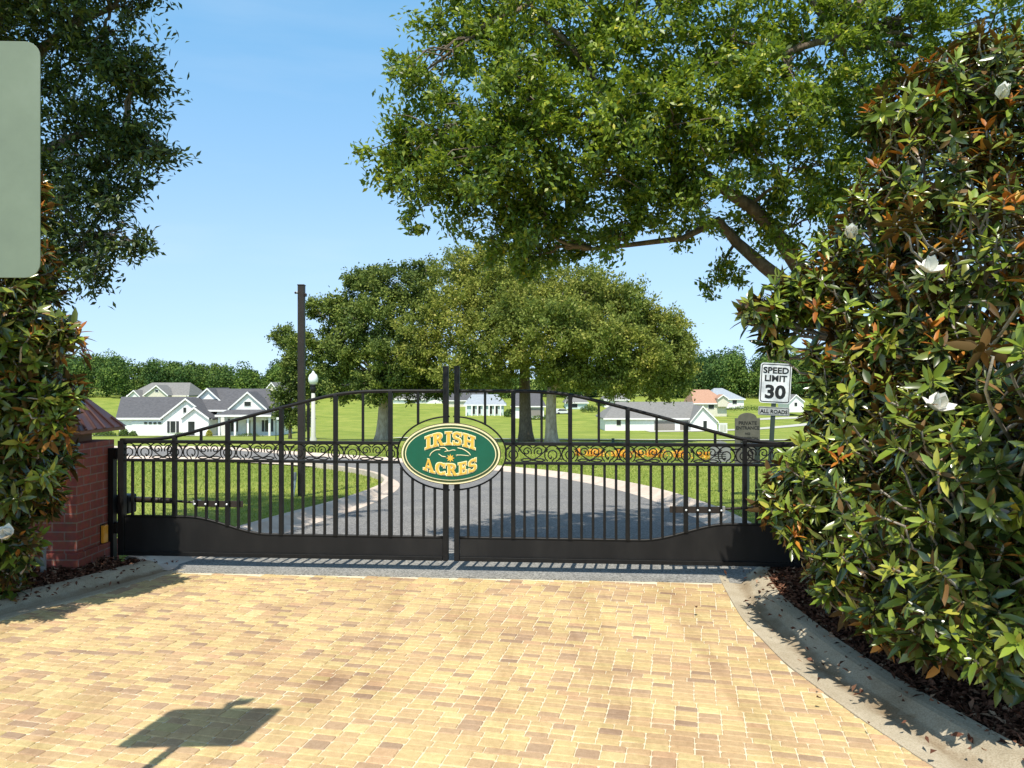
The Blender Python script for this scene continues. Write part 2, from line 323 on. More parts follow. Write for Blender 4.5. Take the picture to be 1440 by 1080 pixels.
def leaf_quads(P, A, Nn, L, W, fold=.12):
    """P base, A axis, Nn rough normal, one four-cornered leaf each"""
    A = unit(A); B = unit(np.cross(Nn, A)); C = np.cross(A, B)
    L = L[:, None]; W = W[:, None]
    V = np.stack([P, P + A * L * .5 - B * W * .5 + C * W * fold, P + A * L - C * L * .1, P + A * L * .5 + B * W * .5 + C * W * fold], 1)
    n = len(P); idx = np.arange(n * 4)
    return V.reshape(-1, 3), idx, np.full(n, 4)

# ------------------------------------------------------------------ world, sun, camera
w = bpy.data.worlds.new('World'); S.world = w; w.use_nodes = True
nt = w.node_tree; bg = nt.nodes['Background']
sky = nt.nodes.new('ShaderNodeTexSky'); sky.sky_type = 'NISHITA'; sky.sun_disc = False
sky.sun_elevation = SUN_EL; sky.sun_rotation = math.pi + SUN_AZ   # sun behind the camera, slightly to its left
sky.air_density = 1.0; sky.dust_density = .35; sky.ozone_density = 1.0
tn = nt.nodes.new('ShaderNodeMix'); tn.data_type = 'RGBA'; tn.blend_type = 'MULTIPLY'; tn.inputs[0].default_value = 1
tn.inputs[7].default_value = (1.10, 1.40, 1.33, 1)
tcw = nt.nodes.new('ShaderNodeTexCoord'); va = nt.nodes.new('ShaderNodeVectorMath'); va.operation = 'MULTIPLY_ADD'
va.inputs[1].default_value = (1, 1, .75); va.inputs[2].default_value = (0, 0, .15)
vn = nt.nodes.new('ShaderNodeVectorMath'); vn.operation = 'NORMALIZE'
nt.links.new(tcw.outputs['Generated'], va.inputs[0]); nt.links.new(va.outputs[0], vn.inputs[0]); nt.links.new(vn.outputs[0], sky.inputs[0])
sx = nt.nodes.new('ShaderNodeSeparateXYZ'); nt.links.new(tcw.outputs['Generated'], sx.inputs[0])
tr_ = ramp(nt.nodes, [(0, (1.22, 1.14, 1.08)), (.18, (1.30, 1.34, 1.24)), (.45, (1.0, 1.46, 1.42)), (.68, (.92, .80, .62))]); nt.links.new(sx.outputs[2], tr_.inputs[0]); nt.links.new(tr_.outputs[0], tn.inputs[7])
mpw = nt.nodes.new('ShaderNodeMapping'); mpw.inputs['Scale'].default_value = (1.2, 1.2, 7); nt.links.new(tcw.outputs['Generated'], mpw.inputs[0])
nw = nt.nodes.new('ShaderNodeTexNoise'); nw.inputs['Scale'].default_value = 2.2; nw.inputs['Detail'].default_value = 6; nt.links.new(mpw.outputs[0], nw.inputs['Vector'])
cr_ = ramp(nt.nodes, [(.5, (0, 0, 0)), (.8, (.13, .13, .13))]); nt.links.new(nw.outputs['Fac'], cr_.inputs[0])
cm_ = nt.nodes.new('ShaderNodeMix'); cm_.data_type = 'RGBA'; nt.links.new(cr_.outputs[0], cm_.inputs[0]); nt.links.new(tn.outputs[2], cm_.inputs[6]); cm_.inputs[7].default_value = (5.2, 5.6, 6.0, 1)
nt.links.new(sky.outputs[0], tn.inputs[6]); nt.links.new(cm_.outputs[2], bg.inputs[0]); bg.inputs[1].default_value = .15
sl = bpy.data.lights.new('sun', 'SUN'); sl.energy = 4.7; sl.angle = R(.53); sl.color = (1, .94, .84)
so = bpy.data.objects.new('sun', sl); COL.objects.link(so); so.location = (0, -10, 30)
from mathutils import Vector
ld = Vector((math.sin(SUN_AZ) * math.cos(SUN_EL), math.cos(SUN_AZ) * math.cos(SUN_EL), -math.sin(SUN_EL)))
so.rotation_euler = ld.to_track_quat('-Z', 'Y').to_euler()
cd = bpy.data.cameras.new('camera'); cam = bpy.data.objects.new('camera', cd); COL.objects.link(cam)
cam.location = (0, 0, EYE); cam.rotation_euler = (R(90), 0, 0); cd.sensor_width = 36; cd.lens = 36 * F / 1440
cd.clip_start = .05; cd.clip_end = 3000; S.camera = cam
S.view_settings.view_transform = 'Standard'; S.view_settings.look = 'None'; S.view_settings.exposure = .36; S.view_settings.gamma = 1
S.cycles.max_bounces = 6; S.cycles.diffuse_bounces = 3; S.cycles.glossy_bounces = 3; S.cycles.transmission_bounces = 3

# ------------------------------------------------------------------ ground
def grid_mesh(name, xs, ys, dz, mat):
    X, Y = np.meshgrid(xs, ys); Z = T(X, Y) + dz
    V = np.stack([X, Y, Z], -1).reshape(-1, 3); nx, ny = len(xs), len(ys)
    i = (np.arange(ny - 1)[:, None] * nx + np.arange(nx - 1)[None]).ravel()
    loops = np.stack([i, i + 1, i + nx + 1, i + nx], 1).ravel()
    return link(name, np_mesh(name, V, loops, np.full(len(i), 4), smooth=True), mat)
ys = np.concatenate([np.linspace(-120, 0, 13)[:-1], np.linspace(0, 60, 121)[:-1], np.linspace(60, 400, 171)[:-1], np.linspace(400, 1500, 30)])
xs = np.concatenate([np.linspace(-1200, -100, 23)[:-1], np.linspace(-100, 100, 101)[:-1], np.linspace(100, 1200, 23)])
tag(grid_mesh('ground', xs, ys, -.045, M['lawn']), kind='structure')

def resample(pts, n):
    P = np.array(pts, float); d = np.r_[0, np.cumsum(np.linalg.norm(np.diff(P, axis=0), axis=1))]
    t = np.linspace(0, d[-1], n * 4); Q = np.stack([np.interp(t, d, P[:, k]) for k in range(P.shape[1])], 1)
    k = max(3, n // 8) | 1
    pad = np.pad(Q, ((k, k), (0, 0)), mode='reflect', reflect_type='odd')
    ker = np.ones(2 * k + 1) / (2 * k + 1)
    Q = np.stack([np.convolve(pad[:, j], ker, 'valid') for j in range(P.shape[1])], 1)
    d = np.r_[0, np.cumsum(np.linalg.norm(np.diff(Q, axis=0), axis=1))]; t = np.linspace(0, d[-1], n)
    return np.stack([np.interp(t, d, Q[:, k]) for k in range(P.shape[1])], 1)
def ribbon(name, a, b, profile, mat, kind='structure', n=60, skirt=.06):
    """strip between two ground paths; profile = [(t across, height)]"""
    A = resample(a, n); B = resample(b, n); mb = MB(); m = len(profile); ts = []
    for k in range(n):
        for t, h in profile:
            ts.append(t); p = A[k] * (1 - t) + B[k] * t; mb.v.append((p[0], p[1], tz(p[0], p[1]) + h))
    for k in range(n - 1):
        for j in range(m - 1):
            mb.f.append((k * m + j, (k + 1) * m + j, (k + 1) * m + j + 1, k * m + j + 1))
    o = mb.build(name, mat, smooth=False); tag(o, kind=kind)
    o.data.attributes.new('across', 'FLOAT', 'POINT').data.foreach_set('value', ts); return o
G = ground_at
left_edge = [(-2.95, 6.6), (-2.72, 7.3)] + [G(*p) for p in [(400, 753), (450, 737), (502, 721), (547, 699), (568, 686), (569, 681), (555, 672), (522, 663), (430, 654), (300, 648), (160, 646)]] + [(-28, 29.5), (-60, 38)]
left_in = [(-3.4, 6.75), (-3.2, 7.35)] + [G(*p) for p in [(355, 748), (410, 732), (470, 714), (520, 698), (541, 688), (545, 681), (538, 672), (510, 664), (420, 652.5), (300, 646.5), (160, 644.5)]] + [(-28, 30), (-60, 38.6)]
right_edge = [(2.15, 6.35), (2.3, 7.5), (2.25, 9)] + [G(*p) for p in [(955, 714), (925, 706), (900, 697), (840, 682), (820, 676), (748, 666.5), (701, 662), (640, 656), (560, 650), (410, 639), (300, 631)]] + [(-24, 36), (-60, 45)]
right_in = [(2.55, 6.35), (2.75, 7.5), (2.7, 9)] + [G(*p) for p in [(975, 710), (945, 699), (919, 691), (850, 677.5), (825, 673), (748, 663), (701, 659), (640, 653.5), (560, 648), (410, 637.5), (300, 629.8)]] + [(-24, 36.7), (-60, 45.7)]
ribbon('road', left_edge, right_edge, [(k / 14, -.004) for k in range(15)], M['asphalt'], n=110)
kp = [(0, -.002), (.18, .004), (.45, .01), (.62, .055), (.72, .085), (.95, .09), (1, .07), (1, -.05)]
ribbon('inner_kerb_strip', left_edge, left_in, kp, M['pkerb'], n=110)
ribbon('inner_kerb_strip', right_edge, right_in, kp, M['pkerb'], n=110)
# apron strip in front of and under the gate
gate_a = R(-4.4); GL = np.array([-3.474, 6.804]); gd = np.array([math.cos(gate_a), math.sin(gate_a)]); gn = np.array([math.sin(-gate_a) * -1, math.cos(gate_a)])
gn = np.array([-gd[1], gd[0]])
def gp(s, d=0): return GL + gd * s + gn * d
a0 = [gp(.6, -.22), gp(5.35, -.22)]; a1 = [gp(.3, .8), gp(5.9, .8)]
ribbon('apron_strip', a0, a1, [(0, -.004), (0, .003), (.3, .003), (1, .004)], M['apron'], n=12)
# paved forecourt: individual pavers laid in short stacked runs
pav_l = [(-5.6, 2.2), (-4.55, 3.6), (-3.95, 4.4), (-3.47, 5.21), (-3.17, 5.8), (-2.9, 6.45), (-2.8, 6.6)]
pav_r = [(2.5, 1.5), (2.05, 2.3), (1.756, 3.2), (1.645, 3.76), (1.56, 4.4), (1.565, 5.24), (1.66, 6.0), (1.72, 6.4)]
def in_court(x, y):
    xl = np.interp(y, [p[1] for p in pav_l], [p[0] for p in pav_l]) - .03
    xr = np.interp(y, [p[1] for p in pav_r], [p[0] for p in pav_r]) + .03
    d = (np.array([x, y]) - GL) @ gn
    return xl < x < xr and y > 1.6 and d < -.255
PA = R(13.3); pc, ps = math.cos(PA), math.sin(PA)
pw, ph, jt = .108, .0555, .0036
V = []; LP = []; CN = []
def paver(u0, u1, v0, v1):
    uc, vc = (u0 + u1) / 2, (v0 + v1) / 2
    x = uc * pc + vc * ps; y = -uc * ps + vc * pc
    if not in_court(x, y): return
    h = random.gauss(0, .0008); tl = random.gauss(0, .0012); tl2 = random.gauss(0, .0012); c = .004; q = len(V)
    j = lambda: random.uniform(-.0012, .0012)
    ring = []
    for ins, z in ((0, -.02), (0, -.0045), (c, 0)):
        hw, hh = (u1 - u0 - jt) / 2 - ins, (v1 - v0 - jt) / 2 - ins; cr = .0055 if ins == 0 else .004
        for sx, sy, order in ((-1, -1, 0), (1, -1, 1), (1, 1, 0), (-1, 1, 1)):
            pts = [(sx * hw, sy * (hh - cr)), (sx * (hw - cr), sy * hh)]
            if order: pts.reverse()
            for du, dv in pts:
                uu, vv = uc + du + j(), vc + dv + j()
                V.append((uu * pc + vv * ps, -uu * ps + vv * pc, z + h + (tl * du + tl2 * dv) * 8))
    for r in range(2):
        for k in range(8):
            k2 = (k + 1) % 8; LP.extend((q + r * 8 + k, q + r * 8 + k2, q + r * 8 + 8 + k2, q + r * 8 + 8 + k)); CN.append(4)
    LP.extend(q + 16 + k for k in range(8)); CN.append(8)
v = 1.0
while v < 8.2:
    rows = random.choice([2, 3, 3, 4, 5]); off = random.uniform(0, pw); us = np.arange(-7 + off, 4.5, pw)
    hts = [ph * random.choice([1, 1, 1, 1, 1, 1.5]) for _ in range(rows)]
    for hgt in hts:
        for u in us: paver(u, u + pw, v, v + hgt)
        v += hgt
    if random.random() < .6:
        u = -7 + random.uniform(0, .1)
        while u < 4.5:
            l = random.choice([.085, .118, .118, .15]); paver(u, u + l, v, v + ph); u += l
        v += ph
tag(link('paver_forecourt', np_mesh('paver_forecourt', np.array(V), np.array(LP), CN, flat=True), M['paver']), kind='structure')
mb = MB(); 
ribbon('joint_sand', [p for p in pav_l], [p for p in pav_r], [(-.02, -.0045), (1.02, -.0045)], M['sand'], n=40)
# kerb and gutter either side of the forecourt
out_r = [(2.9, 1.5), (2.45, 2.3), (2.16, 3.3), (2.03, 3.96), (1.97, 4.71), (1.96, 5.53), (2.06, 6.2), (2.22, 6.55)]
out_l = [(-6.05, 2.5), (-4.98, 3.85), (-4.33, 4.62), (-3.8, 5.42), (-3.5, 5.98), (-3.26, 6.55), (-3.2, 6.7)]
gprof = [(0, -.02), (0, .006), (.05, .007), (.42, -.008), (.58, .012), (.74, .055), (.8, .062), (.97, .066), (1, .055), (1, -.06)]
ribbon('kerb_strip', pav_r, out_r, gprof, M['kerb'], n=60)
ribbon('kerb_strip', pav_l, out_l, gprof, M['kerb'], n=60)
ribbon('mulch_bed', out_r, [(6.5, 1.0), (6.5, 2), (6.5, 3.3), (6.5, 4), (6.5, 5), (6.5, 5.6), (6.5, 6.5), (6.5, 7.2)], [(.0, -.03), (.0, .03), (.06, .05), (.2, .08), (.5, .1), (1, .08)], M['mulch'], n=40)
ribbon('mulch_bed', out_l, [(-10, 3.6), (-10, 4.4), (-10, 5.2), (-10, 6), (-10, 6.7), (-9, 7.2), (-8, 7.6)], [(.0, -.03), (.0, .03), (.06, .05), (.2, .07), (.5, .08), (1, .06)], M['mulch'], n=40)
def chips(name, path, side, n, wid, sp):
    A = resample(path, 80); k = rng.integers(0, 79, n); t = rng.random(n)[:, None]
    P2 = A[k] * (1 - t) + A[k + 1] * t; dist = np.abs(rng.normal(0, wid, n)) + rng.uniform(-.05, .02, n)
    P = np.stack([P2[:, 0] + side * dist, P2[:, 1] + rng.normal(0, .02, n), .045 + np.clip(dist, 0, .6) * .09 + rng.random(n) * .018], 1)
    stray = rng.random(n) < sp; P[stray, 0] -= side * np.abs(rng.normal(0, .22, stray.sum())) + .03; P[stray, 2] = .012 + np.clip(.06 - np.abs(dist[stray]) * 0, 0, .05)
    ax = rng.normal(size=(n, 3)); ax[:, 2] *= .35; nn = rng.normal(size=(n, 3)) * .5 + [0, 0, 1]
    Vv, I, C = leaf_quads(P, ax, nn, rng.uniform(.02, .065, n), rng.uniform(.01, .028, n), .25)
    tag(link(name, np_mesh(name, Vv, I, C), M['chip']), kind='stuff')
chips('mulch_chips', out_r, 1, 17000, .45, .03); chips('mulch_chips', out_l, -1, 13000, .45, .09)

# lawn blades behind the gate
def inside(poly, x, y):
    c = np.zeros(len(x), bool); j = len(poly) - 1
    for i in range(len(poly)):
        xi, yi = poly[i]; xj, yj = poly[j]
        c ^= ((yi > y) != (yj > y)) & (x < (xj - xi) * (y - yi) / (yj - yi + 1e-12) + xi); j = i
    return c
def blades(poly, n, dens_pow=1.6):
    poly = np.array(poly); lo, hi = poly.min(0), poly.max(0)
    y = lo[1] + (hi[1] - lo[1]) * rng.random(n * 4) ** dens_pow; x = rng.uniform(lo[0], hi[0], n * 4)
    k = inside(poly, x, y) & (np.abs(x / y) < .72); x, y = x[k][:n], y[k][:n]
    return np.stack([x, y, T(x, y) - .05], 1)
Lp = resample(left_in, 60); Rp = resample(right_in, 60)
polyL = [tuple(p) for p in Lp] + [(-60, 20), (-9, 6.8)]
polyR = [tuple(p) for p in Rp[:38]] + [(-4, 40), (20, 40), (20, 6.3)]
Pb = np.concatenate([blades(polyL, 150000), blades(polyR, 150000)])
n = len(Pb); sc = np.clip(Pb[:, 1] / 12, .8, 2.2)
ax = rng.normal(size=(n, 3)) * .75 + [0, 0, 1]
Vv, I, C = leaf_quads(Pb, ax, rng.normal(size=(n, 3)) + [0, -.6, .3], rng.uniform(.022, .05, n) * (1 + .3 * sc), rng.uniform(.006, .012, n) * sc, 0)
tag(link('lawn_grass', np_mesh('lawn_grass', Vv, I, C), M['blade']), kind='stuff')

# ------------------------------------------------------------------ trees
def bez(a, b, sag=(0, 0, 0), n=9, wob=.0):
    a, b = np.array(a, float), np.array(b, float); t = np.linspace(0, 1, n)[:, None]
    p = a * (1 - t) + b * t + np.array(sag) * (4 * t * (1 - t))
    if wob: q = rng.normal(0, wob, (n, 3)); q[0] = q[-1] = 0; p += q
    return p
def oak(name, label, cat, base, fork, blobs, mats, leaf, nleaf, r0, group=None, cl_r=.22, sub=10, flatn=.7, extra=(), along=1.5, limb_k=.55):
    """base/fork world points; blobs: (centre, radii, clusters). Limbs run from the fork into every blob, twigs to leaf sprays"""
    base, fork = np.array(base, float), np.array(fork, float)
    t = thing(name, label, cat, tuple(base), group=group)
    tr = MB(); p = bez(base - [0, 0, .15], fork, rng.normal(0, .015, 3) * np.linalg.norm(fork - base), 8)
    rr = r0 * np.array([1.55, 1.15, 1, .94, .9, .86, .82, .8]); tr.tube(p, rr, 12)
    PP, AA, NN = [], [], []
    anch = np.concatenate([fork[None]] + [np.array(e[0])[1:-1] for e in extra]) if extra else fork[None]
    for c, rad, ncl in blobs:
        c = np.array(c, float); rad = np.array(rad, float) * np.ones(3)
        an = anch[np.argmin(np.linalg.norm(anch - c, axis=1))]; d = np.linalg.norm(c - an) + 1e-3
        lp = bez(an, c, rng.normal(0, .06, 3) * d + [0, 0, .06 * d], 9, .02 * d); rl = np.linspace(min(r0 * limb_k, .012 + .010 * d), .006, 9) if extra else np.linspace(min(r0 * limb_k, .06 + .02 * d), max(.012, r0 * .09), 9)
        tr.tube(lp, rl, 7)
        q = rand_dir(ncl) * (rng.random(ncl) ** .42)[:, None] * rad
        q *= 1 + .18 * np.sin(q[:, [1]] * 5 / rad[0]) * 1; q = q + c
        for k in range(min(sub, ncl)):
            st = lp[rng.integers(4, 9)]; tr.tube(bez(st, q[k], [0, 0, .06], 5, .03), np.linspace(.008, .0035, 5) if extra else np.linspace(r0 * .07, .01, 5), 5, False)
        m = max(1, nleaf // sum(b[2] for b in blobs))
        # each cluster = a spray along its own twig direction
        td = unit(unit(q - c) + rng.normal(0, .5, q.shape) + [0, 0, .15]); 
        cs = rng.uniform(.6, 1.35, (ncl, 1, 1)); s = (rng.normal(0, 1, (ncl, m, 3)) * cl_r * .5 * [1, 1, .75] + td[:, None] * rng.uniform(-1, 1, (ncl, m, 1)) * cl_r * along) * cs
        P = (q[:, None] + s).reshape(-1, 3); PP.append(P)
        AA.append((np.repeat(td, m, 0) + rng.normal(0, .8, P.shape)))
        NN.append(rng.normal(0, 1, P.shape) * (1 - flatn) * 1.6 + np.array([0, -.25, 1.]) * flatn + np.repeat(unit(q - c), m, 0) * .45)
    for e in extra: tr.tube(*e)
    tr.build('trunk', mats[0], t, smooth=True, off=base)
    P = np.concatenate(PP); n = len(P)
    Vv, I, C = leaf_quads(P - base, np.concatenate(AA), np.concatenate(NN), rng.uniform(.75, 1.3, n) * leaf[0], rng.uniform(.75, 1.25, n) * leaf[1])
    link('crown', np_mesh('crown', Vv, I, C), mats[1], t)
    return t
# great oak on the right: crown reaches over the gate
B = []
def blob(px, py, Y, r, n, ry=None): B.append((at(px, py, Y), (r * 1.05, ry or r * 1.05, r * .84), int(n * (.68 if py > 0 else 1.15))))
for a in [(560, 225, 6.3, .30, 26), (590, 110, 6.2, .26, 18), (565, 190, 6.0, .24, 14), (610, 270, 6.2, .36, 30), (640, 180, 6.2, .45, 42), (690, 250, 6.0, .5, 52), (655, 60, 6.4, .42, 34), (700, 20, 6.2, .5, 48),
          (720, 130, 6.0, .55, 60), (760, 200, 5.8, .55, 64), (735, 300, 6.2, .42, 42), (780, 320, 6.4, .40, 34), (700, 335, 6.4, .25, 16), (760, 360, 6.5, .22, 12), (800, 60, 6.2, .6, 66), (840, 250, 6.0, .5, 54), (850, 150, 5.8, .6, 66), (900, 40, 6.0, .65, 76),
          (900, 290, 6.3, .38, 30), (950, 170, 5.9, .6, 68), (960, 260, 6.1, .42, 40), (1010, 60, 6.0, .7, 80), (1040, 190, 6.0, .6, 70), (1110, 110, 6.0, .7, 84), (1150, 230, 6.2, .6, 60), (1200, 40, 6.2, .75, 80),
          (1130, 310, 6.6, .4, 26), (1060, 300, 6.8, .3, 14), (1300, 40, 6.4, .8, 70), (1400, 20, 6.4, .8, 60), (1250, 160, 6.6, .7, 60), (1010, 395, 6.8, .22, 10), (830, 345, 6.7, .22, 10), (980, 330, 6.9, .2, 8), (1330, 180, 6.6, .8, 50), (870, 335, 6.2, .2, 10),
          (780, -90, 6.2, .7, 50), (920, -110, 6.3, .8, 60), (1060, -110, 6.3, .9, 70), (1200, -140, 6.4, .9, 70), (1350, -120, 6.5, .9, 60), (1000, -240, 6.6, .9, 60), (1150, -280, 6.8, 1., 60), (1300, -300, 7.0, 1., 60), (680, -70, 6.4, .5, 30), (1480, 100, 6.6, .9, 50), (1480, -80, 6.6, .9, 40)]: blob(*a)
fk = np.array([3.35, 7.5, 1.9])
limb1 = np.array([at(1190, 480, 7.3), at(1130, 385, 7.0), at(1090, 325, 6.8), at(1055, 290, 6.6), at(1030, 275, 6.5), at(985, 240, 6.3), at(900, 205, 6.0), at(800, 170, 5.9), at(700, 120, 6.0)])
limb2 = np.array([at(1190, 490, 7.3), at(1120, 410, 7.0), at(1075, 375, 6.9), at(1035, 340, 6.8), at(1010, 310, 6.7), at(960, 335, 6.6), at(880, 345, 6.5), at(830, 350, 6.5), at(780, 345, 6.4)])
limb3 = np.array([at(1300, 20, 6.9), at(1180, 50, 6.2), at(1100, 75, 5.9), at(1000, 90, 5.8)])
limb4 = np.array([at(900, 205, 6.1), at(800, 60, 6.1), at(775, 40, 6.1), at(745, 5, 6.1), at(720, -40, 6.2)])
oak('oak_tree', 'spreading bright green oak whose crown fills the sky above the right half of the gate', 'tree', (3.6, 7.7, 0), fk, B, (M['bark'], M['oakleaf']), (.053, .026), 165000, .24,
    cl_r=.082, sub=9, extra=[(limb1, np.array([.10, .078, .064, .056, .05, .036, .026, .017, .008]), 9), (limb2, np.array([.09, .072, .06, .048, .038, .026, .02, .014, .008]), 8), (limb3, [.05, .03, .025, .012], 7), (limb4, [.02, .022, .018, .014, .007], 7)])
# oak on the left, seen from its shaded side
B = []
for a in [(40, 20, 6.8, .5, 40), (110, 30, 6.7, .5, 44), (60, 120, 6.8, .55, 50), (150, 90, 6.6, .42, 40), (190, 110, 6.5, .25, 20), (205, 85, 6.4, .15, 8), (185, 15, 6.6, .14, 7), (120, 190, 6.7, .45, 40), (50, 250, 6.9, .5, 40), (170, 190, 6.6, .3, 22), (192, 185, 6.5, .14, 8), (150, 235, 6.6, .33, 24), (200, 225, 6.5, .2, 15), (232, 216, 6.5, .11, 7),
          (110, 270, 6.7, .35, 28), (150, 290, 6.6, .22, 16), (90, 330, 6.8, .35, 26), (150, 345, 6.6, .2, 14), (185, 340, 6.5, .12, 7), (40, 370, 6.9, .4, 22), (145, 385, 6.6, .12, 7), (110, 370, 6.7, .2, 12), (200, 355, 6.5, .08, 3),
          (20, -100, 6.6, .8, 50), (140, -90, 6.5, .6, 40), (-60, 60, 6.7, .8, 50), (-60, 250, 6.9, .7, 40), (-50, -200, 6.4, 1., 50), (100, -200, 6.3, .9, 50), (60, -330, 6.2, 1., 50), (170, -260, 6.2, .7, 40), (-80, -50, 6.2, .8, 40), (60, -60, 6.0, .6, 36), (30, -160, 5.7, .7, 40), (100, -140, 5.6, .5, 30), (130, -330, 6.6, .7, 60), (200, -350, 6.8, .5, 40), (60, -420, 6.8, .8, 60), (160, -460, 7.0, .7, 50), (60, -260, 7.4, .9, 60), (-40, -400, 7.4, .9, 60)]: blob(*a)
LX = [(np.array([at(-150, 520, 7.6), at(-60, 330, 7.2), at(30, 230, 6.9), at(110, 190, 6.7), at(180, 185, 6.6), at(240, 215, 6.5)]), [.12, .09, .06, .035, .02, .008], 8),
      (np.array([at(-60, 330, 7.2), at(20, 110, 6.9), at(90, 40, 6.7), at(160, 10, 6.6), at(185, -30, 6.5)]), [.07, .05, .03, .02, .008], 8),
      (np.array([at(30, 230, 6.9), at(80, 280, 6.8), at(120, 330, 6.7), at(150, 380, 6.6)]), [.03, .02, .012, .006], 7),
      (np.array([at(-60, 330, 7.2), at(0, 0, 6.6), at(60, -150, 6.2), at(100, -260, 6.2)]), [.07, .05, .04, .02], 7)]
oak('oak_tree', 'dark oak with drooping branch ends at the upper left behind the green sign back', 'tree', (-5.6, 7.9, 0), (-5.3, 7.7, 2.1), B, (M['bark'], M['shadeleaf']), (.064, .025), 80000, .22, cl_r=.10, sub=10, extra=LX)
# old oaks in the field: many small leaf clumps
def field_oak(label, base_px, Y, crown, r0, mats, n, leaf, bark_fork, group='old oaks in the field'):
    bx = (base_px[0] - 720) / F * Y; base = np.array([bx, Y, tz(bx, Y) - .05])
    bl = [(at(x, y, Y + dy), (rx * Y / F, rx * Y / F * .9, ry * Y / F), max(6, int(rx * ry / 18))) for x, y, dy, rx, ry in crown]
    return oak('oak_tree', label, 'tree', base, at(bark_fork[0], bark_fork[1], Y), bl, mats, leaf, n, r0, group=group, cl_r=.36, sub=5, flatn=.5, along=1.1, limb_k=.4)
cA = [(700, 400, 0, 60, 45), (655, 440, -1, 55, 45), (760, 400, 1, 60, 40), (640, 385, 2, 40, 35), (690, 365, 1, 40, 26), (740, 440, -3, 60, 42), (690, 480, -3, 55, 40), (820, 440, 0, 50, 40), (600, 470, 0, 45, 40), (590, 510, 0, 36, 30), (650, 520, -2, 45, 28), (700, 530, -2, 40, 20), (760, 500, -4, 45, 30)]
cB = [(830, 410, 1, 50, 36), (880, 430, 0, 50, 35), (920, 460, 0, 40, 32), (850, 480, -3, 52, 38), (900, 500, -2, 50, 32), (945, 500, 0, 34, 30), (800, 520, -2, 45, 28), (870, 535, -2, 44, 22), (930, 535, 0, 36, 24), (960, 525, 0, 20, 26), (790, 460, -4, 50, 40), (950, 465, 1, 26, 22)]
cC = [(545, 400, 0, 50, 26), (510, 395, 1, 30, 20), (480, 440, 0, 40, 28), (530, 450, -2, 50, 36), (590, 420, 0, 42, 32), (490, 490, -1, 42, 36), (460, 500, 0, 30, 30), (560, 500, -3, 44, 38), (530, 540, -2, 40, 24), (480, 540, 0, 34, 24), (590, 540, -1, 38, 20), (420, 480, 0, 20, 16), (440, 435, 0, 16, 14), (620, 540, 0, 34, 22), (600, 380, 1, 26, 14)]
fo = (M['bark'], M['farleaf'])
field_oak('largest field oak behind the oval sign, dark trunk with a rounded olive crown', (740, 620), 50, cA, .40, fo, 78000, (.20, .11), (738, 500))
field_oak('right field oak on a pale sunlit trunk, low wide crown reaching the grey roof', (776, 622), 47, cB, .36, (M['palebark'], M['farleaf']), 66000, (.20, .11), (776, 545))
field_oak('left field oak behind the lamp post with a darker green crown', (536, 617), 54, cC, .40, (M['palebark'], M['farleaf2']), 66000, (.22, .12), (540, 545))
cD = [(402, 560, 0, 22, 24), (410, 520, 0, 20, 26), (396, 475, 0, 15, 20), (415, 490, 0, 16, 20), (404, 590, 0, 18, 14), (425, 550, 0, 16, 24), (432, 590, 0, 13, 14)]
field_oak('slim young tree beside the porch of the white house, left of the dark post', (408, 612), 62, cD, .12, (M['bark'], M['farleaf2']), 14000, (.22, .12), (408, 560), group='young trees in the field')
# woodland on the rise behind everything
PP, NN = [], []
for k in range(330):
    x = rng.uniform(-230, 220); Y = rng.choice([262, 270, 280, 292, 305]) + rng.uniform(-5, 5)
    px = 720 + x / Y * F
    if 470 < px < 930 and Y > 280: continue
    top = np.interp(px, [0, 130, 200, 300, 390, 480, 960, 1010, 1120, 1440], [497, 496, 500, 507, 503, 515, 496, 487, 487, 478]) + rng.choice([-5, -2, 1, 3, 6]) + rng.uniform(-3, 4) + (300 - Y) * .3
    H = EYE + (540 - top) / F * Y - tz(x, Y); z0 = tz(x, Y)
    for j in range(9):
        a = rng.uniform(0, 6.28); rr = rng.uniform(1.8, 3.4); hz = rng.uniform(.25, .95)
        c = np.array([x + math.cos(a) * 3.4 * (1.15 - hz * .7), Y + math.sin(a) * 3.2, z0 + H * hz - rr * .6])
        m = 170; d = rand_dir(m); PP.append(c + d * rr * (rng.uniform(.75, 1.08, m))[:, None]); NN.append(d + rng.normal(0, .45, (m, 3)))
P = np.concatenate(PP); n = len(P)
Vv, I, C = leaf_quads(P, rng.normal(size=(n, 3)), np.concatenate(NN), rng.uniform(.5, 1.0, n), rng.uniform(.4, .75, n))
tag(link('woodland', np_mesh('woodland', Vv, I, C), M['woodleaf']), kind='stuff')

